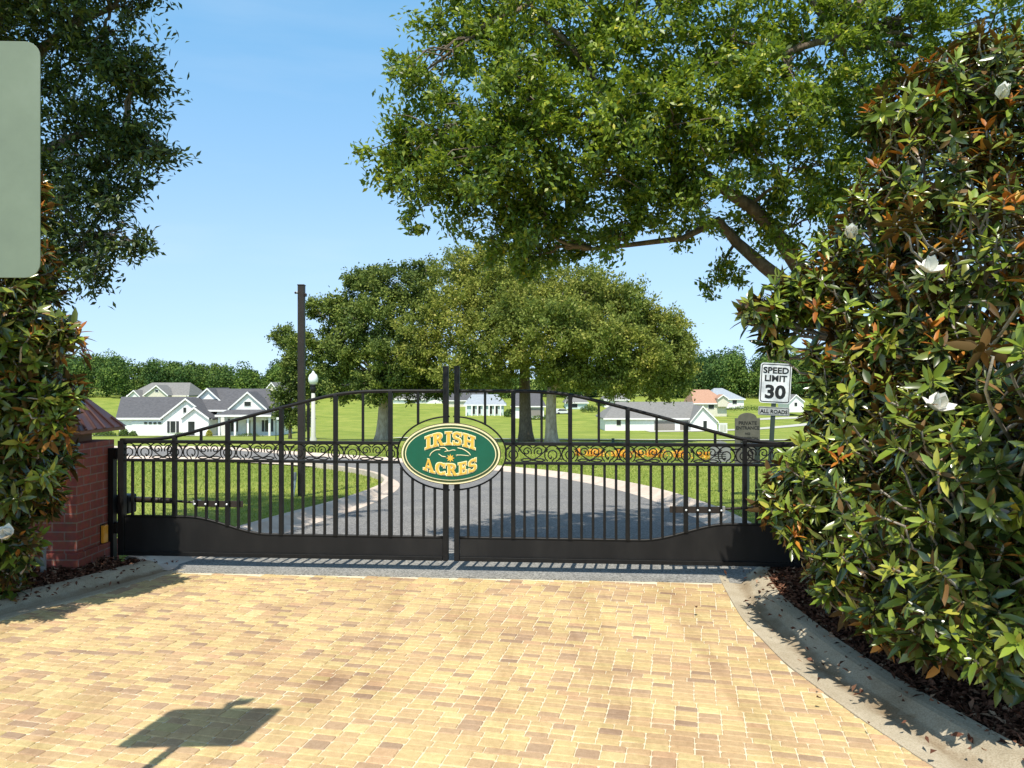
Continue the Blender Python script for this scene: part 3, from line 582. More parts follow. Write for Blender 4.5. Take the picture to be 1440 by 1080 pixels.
# ------------------------------------------------------------------ magnolias
def mag_leaves(P, A, Nn, L, W, curl=(-.04, .30)):
    A = unit(A); Bv = unit(np.cross(Nn, A)); Cv = np.cross(A, Bv); n = len(P)
    cur = rng.uniform(curl[0], curl[1], n)
    tpl = [(0, 0, 0), (.3, -.5, .5), (.3, 0, 0), (.3, .5, .5), (.68, -.42, .4), (.68, 0, 0), (.68, .42, .4), (1, 0, 0)]
    top = []
    for t, s_, h in tpl:
        top.append(P + A * (L * t)[:, None] + Bv * (W * s_)[:, None] + Cv * (W * h * .28 - cur * L * t * t)[:, None])
    top = np.stack(top, 1); bot = top - Cv[:, None] * .0016
    fT = [(0, 2, 1), (0, 3, 2), (1, 2, 5, 4), (2, 3, 6, 5), (4, 5, 7), (5, 6, 7)]
    base = (np.arange(n) * 16)[:, None]
    lp, cn, mi = [], [], []
    faces = [(f, 0) for f in fT] + [(tuple(8 + q for q in reversed(f)), 1) for f in fT]
    flatf = np.concatenate([np.array(f) for f, _ in faces])
    loops = (base + flatf[None]).ravel(); counts = np.tile([len(f) for f, _ in faces], n); midx = np.tile([m for _, m in faces], n)
    return np.concatenate([top, bot], 1).reshape(-1, 3), loops, counts, midx
def magnolia(label, base, stems, tips, dirs, flowers):
    base = np.array(base, float); t = thing('magnolia_tree', label, 'tree', tuple(base))
    tr = MB(); nodes = []
    for st in stems:
        p = bez(base + rng.normal(0, .06, 3) * [1, 1, 0] - [0, 0, .05], st, rng.normal(0, .12, 3), 10, .02); tr.tube(p, np.linspace(.038, .010, 10), 8); nodes += list(p[3:])
    nodes = np.array(nodes)
    for k in range(len(tips)):
        d = np.linalg.norm(nodes - tips[k], axis=1) + rng.uniform(0, .3, len(nodes)); s = nodes[np.argmin(d)]
        end = tips[k] - dirs[k] * .02; ln = np.linalg.norm(end - s)
        mid = end - dirs[k] * min(.3, ln * .45)
        t_ = np.linspace(0, 1, 7)[:, None]; p = (1 - t_) ** 2 * s + 2 * t_ * (1 - t_) * mid + t_ ** 2 * end
        q = rng.normal(0, .018, p.shape); q[0] = q[-1] = 0; tr.tube(p + q, np.linspace(.011, .005, 7), 5, False)
    tr.build('trunk', M['magbark'], t, smooth=True, off=base)
    P, A, NN, L, YG = [], [], [], [], []
    for k in range(len(tips)):
        m = rng.integers(10, 18); d = dirs[k]; u = unit(np.cross(d, rand_dir(1)[0])); v_ = np.cross(d, u); young = rng.random() < .5; fl_ = rng.random() < (.16 if tips[k][2] > 1.75 else .025)
        if fl_: d = unit(d * .35 + np.array([0, -.1, 1.]))
        for j in range(m):
            ph_ = j * 2.4 + rng.normal(0, .25); inc = np.interp(j / m, [0, 1], [R(105), R(28)]) + rng.normal(0, .16)
            rad = u * math.cos(ph_) + v_ * math.sin(ph_)
            a = d * math.cos(inc) + rad * math.sin(inc) + np.array([0, 0, -.12])
            P.append(tips[k] - d * (.09 * (1 - j / m))); A.append(a); NN.append(d * math.sin(inc) - rad * math.cos(inc) + rng.normal(0, .18, 3))
            L.append(rng.uniform(.065, .13) * (.8 if j > m - 3 else 1)); YG.append(2 if fl_ and j > m - 7 else int(young and j > 2)); 
    P, A, NN, L = map(np.array, (P, A, NN, L))
    Vv, lo, cn, mi = mag_leaves(P - base, A, NN, L, L * rng.uniform(.27, .36, len(L)))
    mi = mi.copy(); yg = np.repeat(np.array(YG), 12); mi[(yg == 1) & (mi == 0)] = 2; mi[yg == 2] = 3
    link('crown', np_mesh('crown', Vv, lo, cn, mi, smooth=True), [M['magtop'], M['magback'], M['magnew'], M['flush']], t)
    for fp, fd, opn in flowers:
        fp = np.array(fp); fd = unit(np.array(fd, float)); u = unit(np.cross(fd, [.3, .2, .9])); v_ = np.cross(fd, u); m = 9
        ph_ = np.arange(m) * 2.4; inc = np.where(np.arange(m) < 5, opn + .25, opn * .55)
        rad = u * np.cos(ph_)[:, None] + v_ * np.sin(ph_)[:, None]
        a = fd * np.cos(inc)[:, None] + rad * np.sin(inc)[:, None]; nn = fd * np.sin(inc)[:, None] - rad * np.cos(inc)[:, None]
        Vv, lo, cn, mi = mag_leaves(np.repeat((fp - base)[None], m, 0), a, nn, np.full(m, .085), np.full(m, .072), (-.55, -.35))
        link('flower', np_mesh('flower', Vv, lo, cn, None, smooth=True), M['petal'], t)
    return t
def tips_from(blobs, zmin=.12, lim=None):
    T_, D_ = [], []
    for c, rad, n in blobs:
        n = int(n * 1.55)
        c = np.array(c); q = rand_dir(n); q[:, 1] = np.where(rng.random(n) < .55, -np.abs(q[:, 1]), q[:, 1])
        p = c + q * rad * (rng.uniform(.45, 1.05, n))[:, None]
        d = unit(q * .8 + np.array([0, 0, .65]) + rng.normal(0, .35, (n, 3)))
        k = p[:, 2] > zmin
        if lim:
            px = 720 + p[:, 0] / p[:, 1] * F; py = 540 - (p[:, 2] - EYE) / p[:, 1] * F
            k &= px > np.interp(py, [v[1] for v in lim], [v[0] for v in lim]) + rng.normal(20, 13, len(px))
        T_.append(p[k]); D_.append(d[k])
    return np.concatenate(T_), np.concatenate(D_)
mb_r = [(at(x, y, Y), (rx, ry, rz), n) for x, y, Y, rx, ry, rz, n in [
    (1290, 150, 5.2, .5, .5, .35, 46), (1390, 130, 5.0, .55, .5, .45, 60), (1235, 170, 5.3, .25, .3, .2, 16), (1380, 70, 5.2, .3, .3, .12, 12), (1330, 250, 5.0, .65, .55, .5, 90), (1230, 330, 5.2, .5, .5, .45, 70), (1150, 400, 5.3, .45, .4, .32, 56), (1085, 435, 5.3, .25, .25, .16, 24), (1090, 480, 5.3, .18, .2, .08, 8),
    (1250, 450, 4.9, .6, .55, .5, 90), (1180, 560, 5.0, .42, .4, .4, 80), (1380, 420, 4.3, .7, .6, .6, 100), (1330, 580, 4.2, .65, .55, .5, 90), (1200, 680, 4.7, .45, .4, .4, 80), (1120, 650, 4.9, .3, .3, .3, 30), (1115, 720, 4.8, .28, .3, .2, 34), (1080, 690, 5.1, .15, .15, .14, 9),
    (1280, 740, 4.1, .55, .5, .45, 76), (1400, 690, 3.6, .6, .5, .55, 84), (1190, 800, 4.5, .38, .35, .28, 40), (1260, 850, 4.0, .35, .35, .25, 34), (1370, 830, 3.5, .42, .4, .36, 46), (1420, 900, 3.3, .28, .28, .22, 24), (1300, 890, 3.7, .22, .2, .16, 14), (1480, 780, 4.0, .5, .5, .6, 60), (1500, 500, 4.5, .6, .6, .8, 70), (1500, 250, 4.8, .6, .6, .6, 60), (1480, 620, 3.3, .3, .5, .5, 40), (1560, 500, 2.9, .4, .5, .5, 46), (1650, 350, 2.7, .5, .5, .5, 46), (1420, 760, 3.6, .3, .3, .3, 26)]]
edge_r = [(1350, 40), (1330, 60), (1200, 100), (1190, 200), (1185, 260), (1110, 350), (1050, 400), (1030, 440), (1055, 480), (1118, 495), (1122, 590), (1105, 625), (1070, 670), (1050, 735), (1100, 775), (1125, 830), (1200, 890), (1300, 930), (1345, 965), (1500, 1000)]
tips, dirs = tips_from(mb_r, lim=edge_r)
fl = [(at(1196, 335, 4.45), (-.2, -.7, .7), .5), (at(1305, 383, 3.95), (0, -.5, .8), 1.15), (at(1316, 576, 3.6), (.1, -.5, .8), 1.2), (at(1406, 140, 4.2), (0, -.6, .7), .4)]
stems = [at(1290, 200, 5.4), at(1390, 160, 5.2), at(1160, 420, 5.5), at(1240, 380, 5.3), at(1330, 400, 5.0), at(1420, 400, 4.8), at(1200, 620, 5.2), at(1340, 620, 4.7), at(1270, 720, 4.7), at(1420, 720, 4.3), at(1380, 840, 4.2), at(1150, 680, 5.3), at(1480, 300, 4.9), at(1220, 800, 4.8)]
magnolia('large glossy magnolia with rusty leaf backs and white blooms beside the right kerb', (2.95, 5.0, .09), stems, tips, dirs, fl)
mb_l = [(at(x, y, Y), (rx, ry, rz), n) for x, y, Y, rx, ry, rz, n in [
    (60, 365, 5.4, .2, .3, .14, 18), (20, 310, 5.4, .32, .3, .28, 30), (52, 262, 5.4, .07, .1, .09, 4), (30, 410, 5.3, .3, .3, .2, 30), (35, 480, 5.2, .38, .4, .28, 56), (88, 468, 5.2, .14, .2, .15, 14), (10, 560, 5.2, .42, .4, .36, 64), (80, 570, 5.25, .16, .25, .26, 26), (20, 660, 5.35, .38, .35, .32, 56), (76, 640, 5.6, .16, .15, .2, 26), (70, 700, 5.7, .12, .14, .16, 14), (5, 760, 5.5, .34, .3, .28, 42), (28, 705, 5.45, .22, .25, .26, 24), (-80, 480, 5.2, .45, .4, .5, 44), (-80, 700, 5.4, .45, .4, .6, 40), (-90, 330, 5.3, .5, .4, .4, 34), (5, 820, 5.55, .2, .2, .1, 12), (-60, 400, 4.7, .3, .4, .4, 36), (-120, 560, 4.6, .4, .4, .5, 40), (-110, 300, 4.7, .4, .4, .4, 36), (-140, 720, 4.9, .4, .4, .4, 30)]]
lim_l = [(-3000, 0), (-3000, 2000)]
tips, dirs = tips_from(mb_l)
pxl = 720 + tips[:, 0] / tips[:, 1] * F; pyl = 540 - (tips[:, 2] - EYE) / tips[:, 1] * F
kk = pxl < np.interp(pyl, [230, 260, 400, 440, 500, 600, 640, 680, 720, 800, 860], [55, 75, 92, 120, 134, 132, 122, 112, 90, 66, 50]) - 10
tips, dirs = tips[kk], dirs[kk]
fl = [(at(12, 753, 4.95), (.1, -.7, .5), .8)]
stems = [at(30, 300, 5.5), at(60, 400, 5.5), at(20, 480, 5.4), at(70, 520, 5.4), at(-60, 450, 5.4), at(30, 620, 5.5), at(55, 660, 5.55), at(-40, 700, 5.6), at(20, 740, 5.6), at(-80, 400, 4.9), at(-120, 560, 4.8), at(-110, 300, 5.0), at(-140, 700, 5.1)]
magnolia('smaller magnolia shrub crowding the left brick pillar, orange leaf backs at its top', (-4.05, 5.85, .07), stems, tips, dirs, fl)

# ------------------------------------------------------------------ the gate
W_ = 2.942; BAY = W_ / 6; Z_TOP, Z_SEC, Z_BOT = 1.092, .928, .09
_as = [0, .3, .516, .75, 1.0, 1.12, 1.48, 1.75, 1.96, 2.2, 2.43, 2.9]; _az = [1.105, 1.11, 1.135, 1.20, 1.268, 1.302, 1.396, 1.464, 1.512, 1.536, 1.54, 1.54]
def arch(s): return float(sum(np.interp(np.clip(s + k * .05, 0, 2.9), _as, _az) for k in (-2, -1, 0, 1, 2)) / 5)
def ptop(s):
    t = np.clip((s - .62) / (1.36 - .62), 0, 1); return .425 - .145 * (t * t * (3 - 2 * t))
RA, RB, ZC, SC = .47, .315, 1.008, 2.966        # ring round the oval sign, measured from the hinge
def ring_z(s, up):
    q = 1 - ((s - SC) / RA) ** 2
    return None if q <= 0 else ZC + (1 if up else -1) * RB * math.sqrt(q)
def arc(cx, cz, r, a0, a1, n=14, r1=None):
    r1 = r if r1 is None else r1
    return [(cx + (r + (r1 - r) * k / n) * math.cos(R(a0 + (a1 - a0) * k / n)), 0, cz + (r + (r1 - r) * k / n) * math.sin(R(a0 + (a1 - a0) * k / n))) for k in range(n + 1)]
def scroll_curves():
    cv = []
    for cx, m in ((0, 1), (.149, -1)):
        fl = lambda c: [(cx + m * (p[0] - cx), p[1], p[2]) for p in c]
        cv += [arc(cx, -.010, .037, -75, 255, 22), arc(cx, -.002, .070, 15, 165, 16), fl(arc(cx + .012, -.008, .058, -75, 70, 14)), fl(arc(cx - .004, -.012, .062, 120, 235, 12))]
        cv += [[(cx, 0, .066), (cx, 0, .08)], fl([(cx + .010, 0, -.045), (cx + .002, 0, -.055), (cx - .006, 0, -.078)]), fl([(cx - .010, 0, -.045), (cx - .012, 0, -.03), (cx - .002, 0, -.026)])]
    cv += [[(.045, 0, .045), (.104, 0, .045)], [(.05, 0, -.046), (.099, 0, -.046)], [(.066, 0, .012), (.083, 0, -.02)], [(.066, 0, -.02), (.083, 0, .012)]]
    for m in (1, -1):
        mir = lambda c: [(.316 + m * p[0], 0, p[2]) for p in c]
        cv.append(mir(arc(-.05, .016, .040, -30, 440, 22, .009)))
        cv.append(mir(arc(-.058, .008, .064, 35, 175, 14)))
        cv.append(mir([(-.118, 0, .045), (-.095, 0, .012), (-.06, 0, -.02), (-.015, 0, -.048), (.04, 0, -.066), (.085, 0, -.066), (.104, 0, -.054)]))
        cv.append(mir([(.104, 0, -.056), (.07, 0, -.042), (.03, 0, -.044), (.0, 0, -.06)]))
    return cv
SCR = scroll_curves()
def smooth_curve(c, n=18):
    if len(c) > 12 or len(c) < 3: return c
    P = np.array(c); t = np.linspace(0, 1, len(P)); 
    tt = np.linspace(0, 1, n); Q = np.stack([np.interp(tt, t, P[:, k]) for k in range(3)], 1)
    for _ in range(2): Q[1:-1] = (Q[:-2] + Q[1:-1] * 2 + Q[2:]) / 4
    return [tuple(q) for q in Q]
SCR = [smooth_curve(c) for c in SCR]
def gate_leaf(label, hinge, rotz, sg):
    t = thing('driveway_gate_leaf', label, 'gate', (hinge[0], hinge[1], 0), (0, 0, rotz), 'leaves of the driveway gate')
    X = lambda s: sg * s
    def bar(name, s, w_, d, z0, z1, mat=M['iron']):
        a, b = sorted((X(s - w_ / 2), X(s + w_ / 2))); return MB().box(a, b, -d / 2, d / 2, z0, z1).build(name, mat, t, bevel=.003)
    bar('hinge_stile', .025, .055, .055, Z_BOT, 1.10); bar('meeting_stile', W_ - .025, .045, .05, Z_BOT, 1.753)
    def rail(name, z, h, d, s0, s1):
        a, b = sorted((X(s0), X(s1))); return MB().box(a, b, -d / 2, d / 2, z - h / 2, z + h / 2).build(name, M['iron'], t, bevel=.003)
    ring_s = lambda z: SC - RA * math.sqrt(1 - ((z - ZC) / RB) ** 2)
    rail('rail', Z_TOP, .028, .036, .054, ring_s(Z_TOP)); rail('rail', Z_SEC, .024, .036, .054, ring_s(Z_SEC)); rail('rail', Z_BOT + .018, .036, .05, .054, W_ - .051)
    P = [(X(s), 0, arch(s)) for s in np.linspace(.01, W_ - .02, 50)]
    MB().tube(P, .015, 8).build('arch_rail', M['iron'], t, smooth=True)
    # kick plate with its rolled top edge
    ss = np.linspace(.054, W_ - .052, 50)
    MB().prism([(X(s), -.006, ptop(s)) for s in ss] + [(X(ss[-1]), -.006, Z_BOT + .037), (X(ss[0]), -.006, Z_BOT + .037)], (0, .012, 0)).build('kick_plate', M['kick'], t)
    MB().tube([(X(s), 0, ptop(s) + .008) for s in ss], .012, 8).build('edge_rail', M['iron'], t, smooth=True)
    for k in range(6):
        s0 = .025 + k * (W_ - .05) / 6; bay = (W_ - .05) / 6
        if k: bar('bar', s0, .036, .036, ptop(s0) + .006, arch(s0) - .004)
        for j in range(1, 5):
            s = s0 + bay * j / 5; top = Z_SEC - .012; rz = ring_z(s, False)
            if rz and rz < Z_SEC: top = rz
            bar('picket', s, .022, .022, ptop(s) + .006, top)
        s = s0 + bay / 2; z0 = Z_TOP + .014; rz = ring_z(s, True)
        if rz and rz > Z_TOP: z0 = rz
        if arch(s) - z0 > .03: bar('upright', s, .021, .021, z0, arch(s) - .004)
    # scrollwork, one panel per bay
    scm = None
    for k in range(6):
        s0 = .025 + k * (W_ - .05) / 6; mb = MB()
        if k < 5:
            if scm is None:
                for c in SCR: mb.tube([(X(p[0]), p[1], p[2]) for p in c], .0055, 5)
                o = mb.build('scrollwork', M['iron'], t, smooth=True); scm = o.data
            else:
                o = bpy.data.objects.new('scrollwork', scm); COL.objects.link(o); o.parent = t
            o.location = (X(s0 + (.06 if k == 0 else .0)), 0, (Z_TOP + Z_SEC) / 2)
        else:
            for cx in (0,):
                for c in (SCR[0], SCR[1], SCR[2]): mb.tube([(X(p[0] + s0), 0, p[2] + (Z_TOP + Z_SEC) / 2) for p in c], .0055, 5)
            mb.build('scrollwork', M['iron'], t, smooth=True)
    th = np.linspace(R(92), R(268), 40)
    MB().tube([(X(SC + RA * math.cos(a)), 0, ZC + RB * math.sin(a)) for a in th], .008, 6).build('sign_ring', M['iron'], t, smooth=True)
    # opener bracket bolted across the bars
    a, b = sorted((X(.70), X(1.12)))
    br = MB().box(a, b, .012, .02, .52, .575).build('opener_bracket', M['bronze'], t, bevel=.002)
    for q in range(4):
        mb = MB(); s = .025 + (W_ - .05) / 6 * (7 + q) / 5
        mb.lathe([(.0085, -.003), (.0085, .002), (.004, .005)], (0, 0, 0), 8)
        i = len(mb.v) - 24
        for r_ in range(24):
            vx, vy, vz = mb.v[i + r_]; mb.v[i + r_] = (X(s) + vx, -.022 - vz, .549 + vy)
        mb.build('bolt', M['globe'], br)
    return t
gate_leaf('left leaf of the black iron gate, hinged at the sunlit brick pillar, lawn behind it', GL, gate_a, 1)
HR = gp(5.93)
gate_leaf('right leaf of the black iron gate, hinged inside the big magnolia, shaded road behind it', HR, gate_a, -1)

# swing-arm openers behind each leaf
def opener(label, hinge, sg):
    t = thing('gate_opener', label, 'gate opener', (hinge[0], hinge[1], 0), (0, 0, gate_a), 'gate openers')
    X = lambda s: sg * s
    MB().box(min(X(-.12), X(.02)), max(X(-.12), X(.02)), .1, .24, .43, .60).build('motor_housing', M['iron'], t, bevel=.012)
    MB().tube([(X(.02), .17, .555), (X(.42), .11, .555)], .026, 10).tube([(X(.42), .11, .555), (X(.70), .05, .55)], .011, 8).build('ram', M['bronze'], t, smooth=True)
    MB().box(min(X(.66), X(.72)), max(X(.66), X(.72)), .022, .06, .53, .575).build('clevis', M['steel'], t, bevel=.002)
opener('dark ram-arm opener behind the left gate leaf, low above the shaded grass', GL, 1)
opener('dark ram-arm opener behind the right gate leaf, half hidden by magnolia leaves', HR, -1)

# oval sign
def serif_letter(ch):
    """list of outlines in a unit-high cell, plus advance width"""
    q = []; rect = lambda x0, x1, y0, y1: q.append([(x0, y0), (x1, y0), (x1, y1), (x0, y1)])
    def ringp(cx, cy, rx, ry, t, a0, a1, n=14, tx=None):
        tx = tx or t
        for k in range(n):
            A0, A1 = R(a0 + (a1 - a0) * k / n), R(a0 + (a1 - a0) * (k + 1) / n)
            f = lambda A, o: (cx + (rx - (tx if o else 0)) * math.cos(A), cy + (ry - (t if o else 0)) * math.sin(A))
            q.append([f(A0, 0), f(A1, 0), f(A1, 1), f(A0, 1)])
    if ch == 'I': rect(.15, .41, .1, .9); rect(0, .56, 0, .12); rect(0, .56, .88, 1); return q, .56
    if ch == 'H':
        for x in (.12, .70): rect(x, x + .24, .1, .9); rect(x - .12, x + .36, 0, .12); rect(x - .12, x + .36, .88, 1)
        rect(.34, .72, .43, .57); return q, 1.06
    if ch == 'R':
        rect(.12, .37, .1, .9); rect(0, .5, 0, .12); rect(0, .45, .88, 1); ringp(.42, .73, .42, .27, .12, 92, -92, 14, .24); rect(.36, .44, .46, .58); rect(.36, .44, .88, 1.)
        q.append([(.42, .5), (.68, .5), (.98, .0), (.70, .0)]); rect(.74, 1.04, 0, .11); return q, 1.02
    if ch == 'S':
        ringp(.39, .72, .37, .28, .14, 35, 270, 14, .2); ringp(.39, .29, .38, .29, .14, 90, -145, 14, .2)
        q.append([(.15, .62), (.4, .44), (.62, .36), (.42, .58)]); rect(.62, .74, .7, 1); rect(.03, .14, 0, .3); return q, .80
    if ch == 'A':
        q.append([(.12, .05), (.24, .05), (.52, .98), (.40, .98)]); q.append([(.40, 1), (.62, 1), (.98, .05), (.70, .05)]); rect(.28, .74, .28, .40)
        rect(0, .36, 0, .12); rect(.60, 1.08, 0, .12); return q, 1.08
    if ch == 'C': ringp(.48, .5, .48, .5, .13, 40, 320, 22, .25); rect(.76, .88, .62, .98); rect(.8, .9, .06, .3); return q, .95
    if ch == 'E':
        rect(.12, .37, .1, .9); rect(0, .78, 0, .13); rect(0, .76, .87, 1); rect(.37, .62, .45, .57); rect(.68, .8, .0, .3); rect(.66, .77, .72, 1); rect(.56, .66, .36, .66); return q, .86
def subdiv(poly, n=5):
    if len(poly) != 4: return [poly]
    a, b, c, d = [np.array(p) for p in poly]
    if abs(b[0] - a[0]) < .15: return [poly]
    return [[tuple(a + (b - a) * k / n), tuple(a + (b - a) * (k + 1) / n), tuple(d + (c - d) * (k + 1) / n), tuple(d + (c - d) * k / n)] for k in range(n)]
U = .427 / 505
def word(mb, txt, x0, x1, topf, botf, y0, grow=0, step=.00012):
    gl = []; adv = 0
    for ch in txt:
        p, w_ = serif_letter(ch); gl.append((p, adv)); adv += w_ + .09
    adv -= .09; sc = (x1 - x0) / adv; i = 0
    for p, o in gl:
        for poly in p:
            for sub in subdiv(poly):
                pts = []
                for (x, y) in sub:
                    xx = x0 + (x + o) * sc; tt, bb = topf(xx), botf(xx); pts.append(np.array([xx, bb + (tt - bb) * y]))
                c = sum(pts) / len(pts)
                if grow: pts = [q + np.sign(q - c) * grow for q in pts]
                i += 1; yy = y0 - (i % 23) * step
                # keep the outline counter-clockwise as seen from the front
                mb.prism([(q[0] * U, yy, q[1] * U) for q in pts], (0, .004, 0))
so_ = gp(2.966, -.055)
t = thing('oval_sign', 'green oval sign with gold lettering fixed across the middle of the gate', 'sign', (so_[0], so_[1], 1.008), (0, 0, gate_a))
def ell(a, b, n=72): return [(a * math.cos(2 * math.pi * k / n), b * math.sin(2 * math.pi * k / n)) for k in range(n)]
def plate(name, a, b, y0, th, mat, bev=0): return MB().prism([(x, y0, z) for x, z in ell(a, b)], (0, th, 0)).build(name, mat, t, bevel=bev)
plate('back_board', .427, .263, 0, .02, M['darkbrown'], .003)
plate('rim', .421, .257, -.003, .004, M['creamp']); plate('border', .407, .243, -.0055, .004, M['olive'])
plate('inner_line', .390, .226, -.008, .004, M['creamp']); plate('field', .382, .218, -.0105, .004, M['green'])
I_t = lambda x: 222 - 55 * (x / 255) ** 2; I_b = lambda x: 92 - 50 * (x / 255) ** 2
A_t = lambda x: -98 + 66 * (x / 268) ** 2; A_b = lambda x: -216 + 58 * (x / 268) ** 2
for wd in (('IRISH', -255, 250, I_t, I_b), ('ACRES', -272, 266, A_t, A_b)):
    mb = MB(); word(mb, *wd, -.0185); le = mb.build('lettering', M['gold'], t)
    mb = MB(); word(mb, *wd, -.0135, grow=7); mb.build('lettering_outline', M['creamp'], le)
mb = MB()
for pts, rr in [([(-210, -25), (-195, 10), (-150, 40), (-100, 42)], 5), ([(-110, 60), (-60, 66), (-30, 40), (-25, 25)], 5), ([(-60, 20), (-40, 30), (-10, 28), (20, 42), (55, 36)], 4), ([(70, 62), (130, 50), (190, 10), (205, -15)], 5), ([(-120, 0), (-85, -25), (-45, -30)], 4.5), ([(55, -12), (110, -10), (190, -18)], 3.5), ([(75, -5), (60, -25)], 4)]:
    P = np.array(smooth_curve([(x * U, -.0125, z * U) for x, z in pts], 14)); mb.tube(P, np.array([.5] + [1] * (len(P) - 2) + [.4]) * rr * U, 6)
mb.build('emblem_lines', M['creamp'], t, smooth=True)
mb = MB(); star = []
for k in range(16):
    r_ = 44 if k % 2 == 0 else 20; star.append((r_ * U * math.cos(math.pi * k / 8), -.0145, (-42 + r_ * math.sin(math.pi * k / 8)) * U))
mb.prism(star, (0, .004, 0)).build('emblem_flower', M['gold'], t)

# brick pillars with metal caps
def pillar(label, x0, y0, rotz=0, sz=.6):
    t = thing('brick_pillar', label, 'pillar', (x0, y0, 0), (0, 0, rotz), 'brick gate pillars'); h = sz / 2
    MB().box(-h, h, -h, h, .2, 1.10).build('shaft', M['brick'], t, bevel=.004)
    MB().box(-h - .03, h + .03, -h - .03, h + .03, -.05, .2).build('plinth', M['brick'], t, bevel=.006)
    MB().box(-.17, .17, -.17, .17, 1.10, 1.19).build('neck', M['wood'], t, bevel=.003)
    e = h + .075
    MB().box(-e + .01, e - .01, -e + .01, e - .01, 1.185, 1.215).build('fascia', M['wood'], t, bevel=.003)
    mb = MB().hull([(-e, -e, 1.217), (e, -e, 1.217), (e, e, 1.217), (-e, e, 1.217), (0, 0, 1.64)], [(0, 1, 4), (1, 2, 4), (2, 3, 4), (3, 0, 4), (0, 3, 2, 1)])
    cap = mb.build('cap', M['capmetal'], t)
    sm = MB()
    for s4 in range(4):
        ca, sa = math.cos(s4 * math.pi / 2), math.sin(s4 * math.pi / 2)
        for u in (-.8, -.4, 0, .4, .8):
            a = np.array([u * e, -e - .002, 1.221]); b = np.array([u * e * abs(u), -e * abs(u), 1.221 + .423 * (1 - abs(u))]) if u else np.array([0, -.01, 1.64])
            sm.rod((a[0] * ca - a[1] * sa, a[0] * sa + a[1] * ca, a[2]), (b[0] * ca - b[1] * sa, b[0] * sa + b[1] * ca, b[2]), .011, 6)
    sm.build('seams', M['capmetal'], cap)
    return t
pillar('red brick gate pillar with brown metal cap, left end of the gate beside the small magnolia', -3.9, 6.66)
pillar('red brick gate pillar buried in the big magnolia at the right end of the gate', 3.0, 6.25)
t = thing('reflector', 'amber reflector on the inner edge of the left brick pillar', 'reflector', (-3.598, 6.76, .2))
MB().box(0, .03, -.035, .035, .005, .16).build('lens', M['amber'], t, bevel=.006); MB().box(-.012, -.001, -.045, .045, -.002, .17).build('backing', M['iron'], t, bevel=.002)
t = thing('hinge_post', 'black square hinge post between the left brick pillar and the gate', 'post', (-3.565, 6.86, 0), (0, 0, gate_a))
MB().box(-.025, .025, -.03, .03, 0, 1.03).build('post', M['iron'], t, bevel=.003)
for z in (.32, .98): MB().rod((.045, 0, z - .05), (.045, 0, z + .05), .022, 10).box(-.02, .05, -.028, .028, z - .035, z + .035).build('hinge', M['iron'], t)
t = thing('bollard_light', 'short grey path light standing in the mulch by the left brick pillar', 'light', (-3.78, 6.2, .05))
MB().box(-.016, .016, -.016, .016, -.02, .22).build('stake', M['boxgrey'], t, bevel=.003); MB().box(-.04, .022, -.024, .024, .221, .245).build('head', M['boxgrey'], t, bevel=.004)

# ------------------------------------------------------------------ signs and posts
def text_into(mb, txt, size, cx, cz, y, bold=.0, wide=1.0):
    cu = bpy.data.curves.new('tmp', 'FONT'); cu.body = txt; cu.size = size; cu.align_x = 'CENTER'; cu.offset = bold; cu.extrude = .001; cu.resolution_u = 3
    o = bpy.data.objects.new('tmp', cu); COL.objects.link(o); dg = bpy.context.evaluated_depsgraph_get(); dg.update()
    me = o.evaluated_get(dg).to_mesh(); i = len(mb.v)
    mb.v += [(cx + v.co.x * wide, y - v.co.z, cz + v.co.y) for v in me.vertices]; mb.f += [tuple(i + k for k in p.vertices) for p in me.polygons]
    o.evaluated_get(dg).to_mesh_clear(); bpy.data.objects.remove(o); bpy.data.curves.remove(cu)
def rrect(w_, h_, r, n=6):
    pts = []
    for cx, cz, a in ((w_ / 2 - r, h_ / 2 - r, 0), (-w_ / 2 + r, h_ / 2 - r, 90), (-w_ / 2 + r, -h_ / 2 + r, 180), (w_ / 2 - r, -h_ / 2 + r, 270)):
        pts += [(cx + r * math.cos(R(a + 90 * k / n)), cz + r * math.sin(R(a + 90 * k / n))) for k in range(n + 1)]
    return pts
def board(name, w_, h_, r, cx, cz, y, th, mat, parent, bev=.0):
    return MB().prism([(cx + x, y, cz + z) for x, z in rrect(w_, h_, r)], (0, th, 0)).build(name, mat, parent, bevel=bev)
def frame(name, w_, h_, r, t_, cx, cz, y, mat, parent):
    o, i = rrect(w_, h_, r), rrect(w_ - 2 * t_, h_ - 2 * t_, max(.004, r - t_)); mb = MB(); n = len(o)
    for k in range(n):
        j = (k + 1) % n; mb.prism([(cx + o[k][0], y, cz + o[k][1]), (cx + o[j][0], y, cz + o[j][1]), (cx + i[j][0], y, cz + i[j][1]), (cx + i[k][0], y, cz + i[k][1])], (0, .002, 0))
    return mb.build(name, mat, parent)
Y = 11.5; k = Y / F; bx, by = (1079 - 720) * k, Y
t = thing('speed_limit_sign', 'white speed limit 30 sign with a lower plate on a leaning dark post', 'road sign', (bx, by, tz(bx, by) - .05), (0, R(3.2), R(-3)))
zc = EYE + (540 - 540) * k - (tz(bx, by) - .05); x0 = .02
MB().box(-.03 + .02, .03 + .02, .004, .05, -.05, zc + .34).build('post', M['greypost'], t, bevel=.004)
board('panel', .46, .60, .045, x0, zc + .015, -.006, .006, M['sheet'], t)
frame('border', .43, .57, .035, .012, x0, zc + .015, -.0085, M['black'], t)
for tx in (('SPEED', .125, x0, zc + .165, -.009, .004, 1.12), ('LIMIT', .125, x0, zc + .045, -.009, .004, 1.12), ('30', .27, x0, zc - .205, -.009, .010, 1.15)):
    mb = MB(); text_into(mb, *tx); mb.build('lettering', M['black'], t)
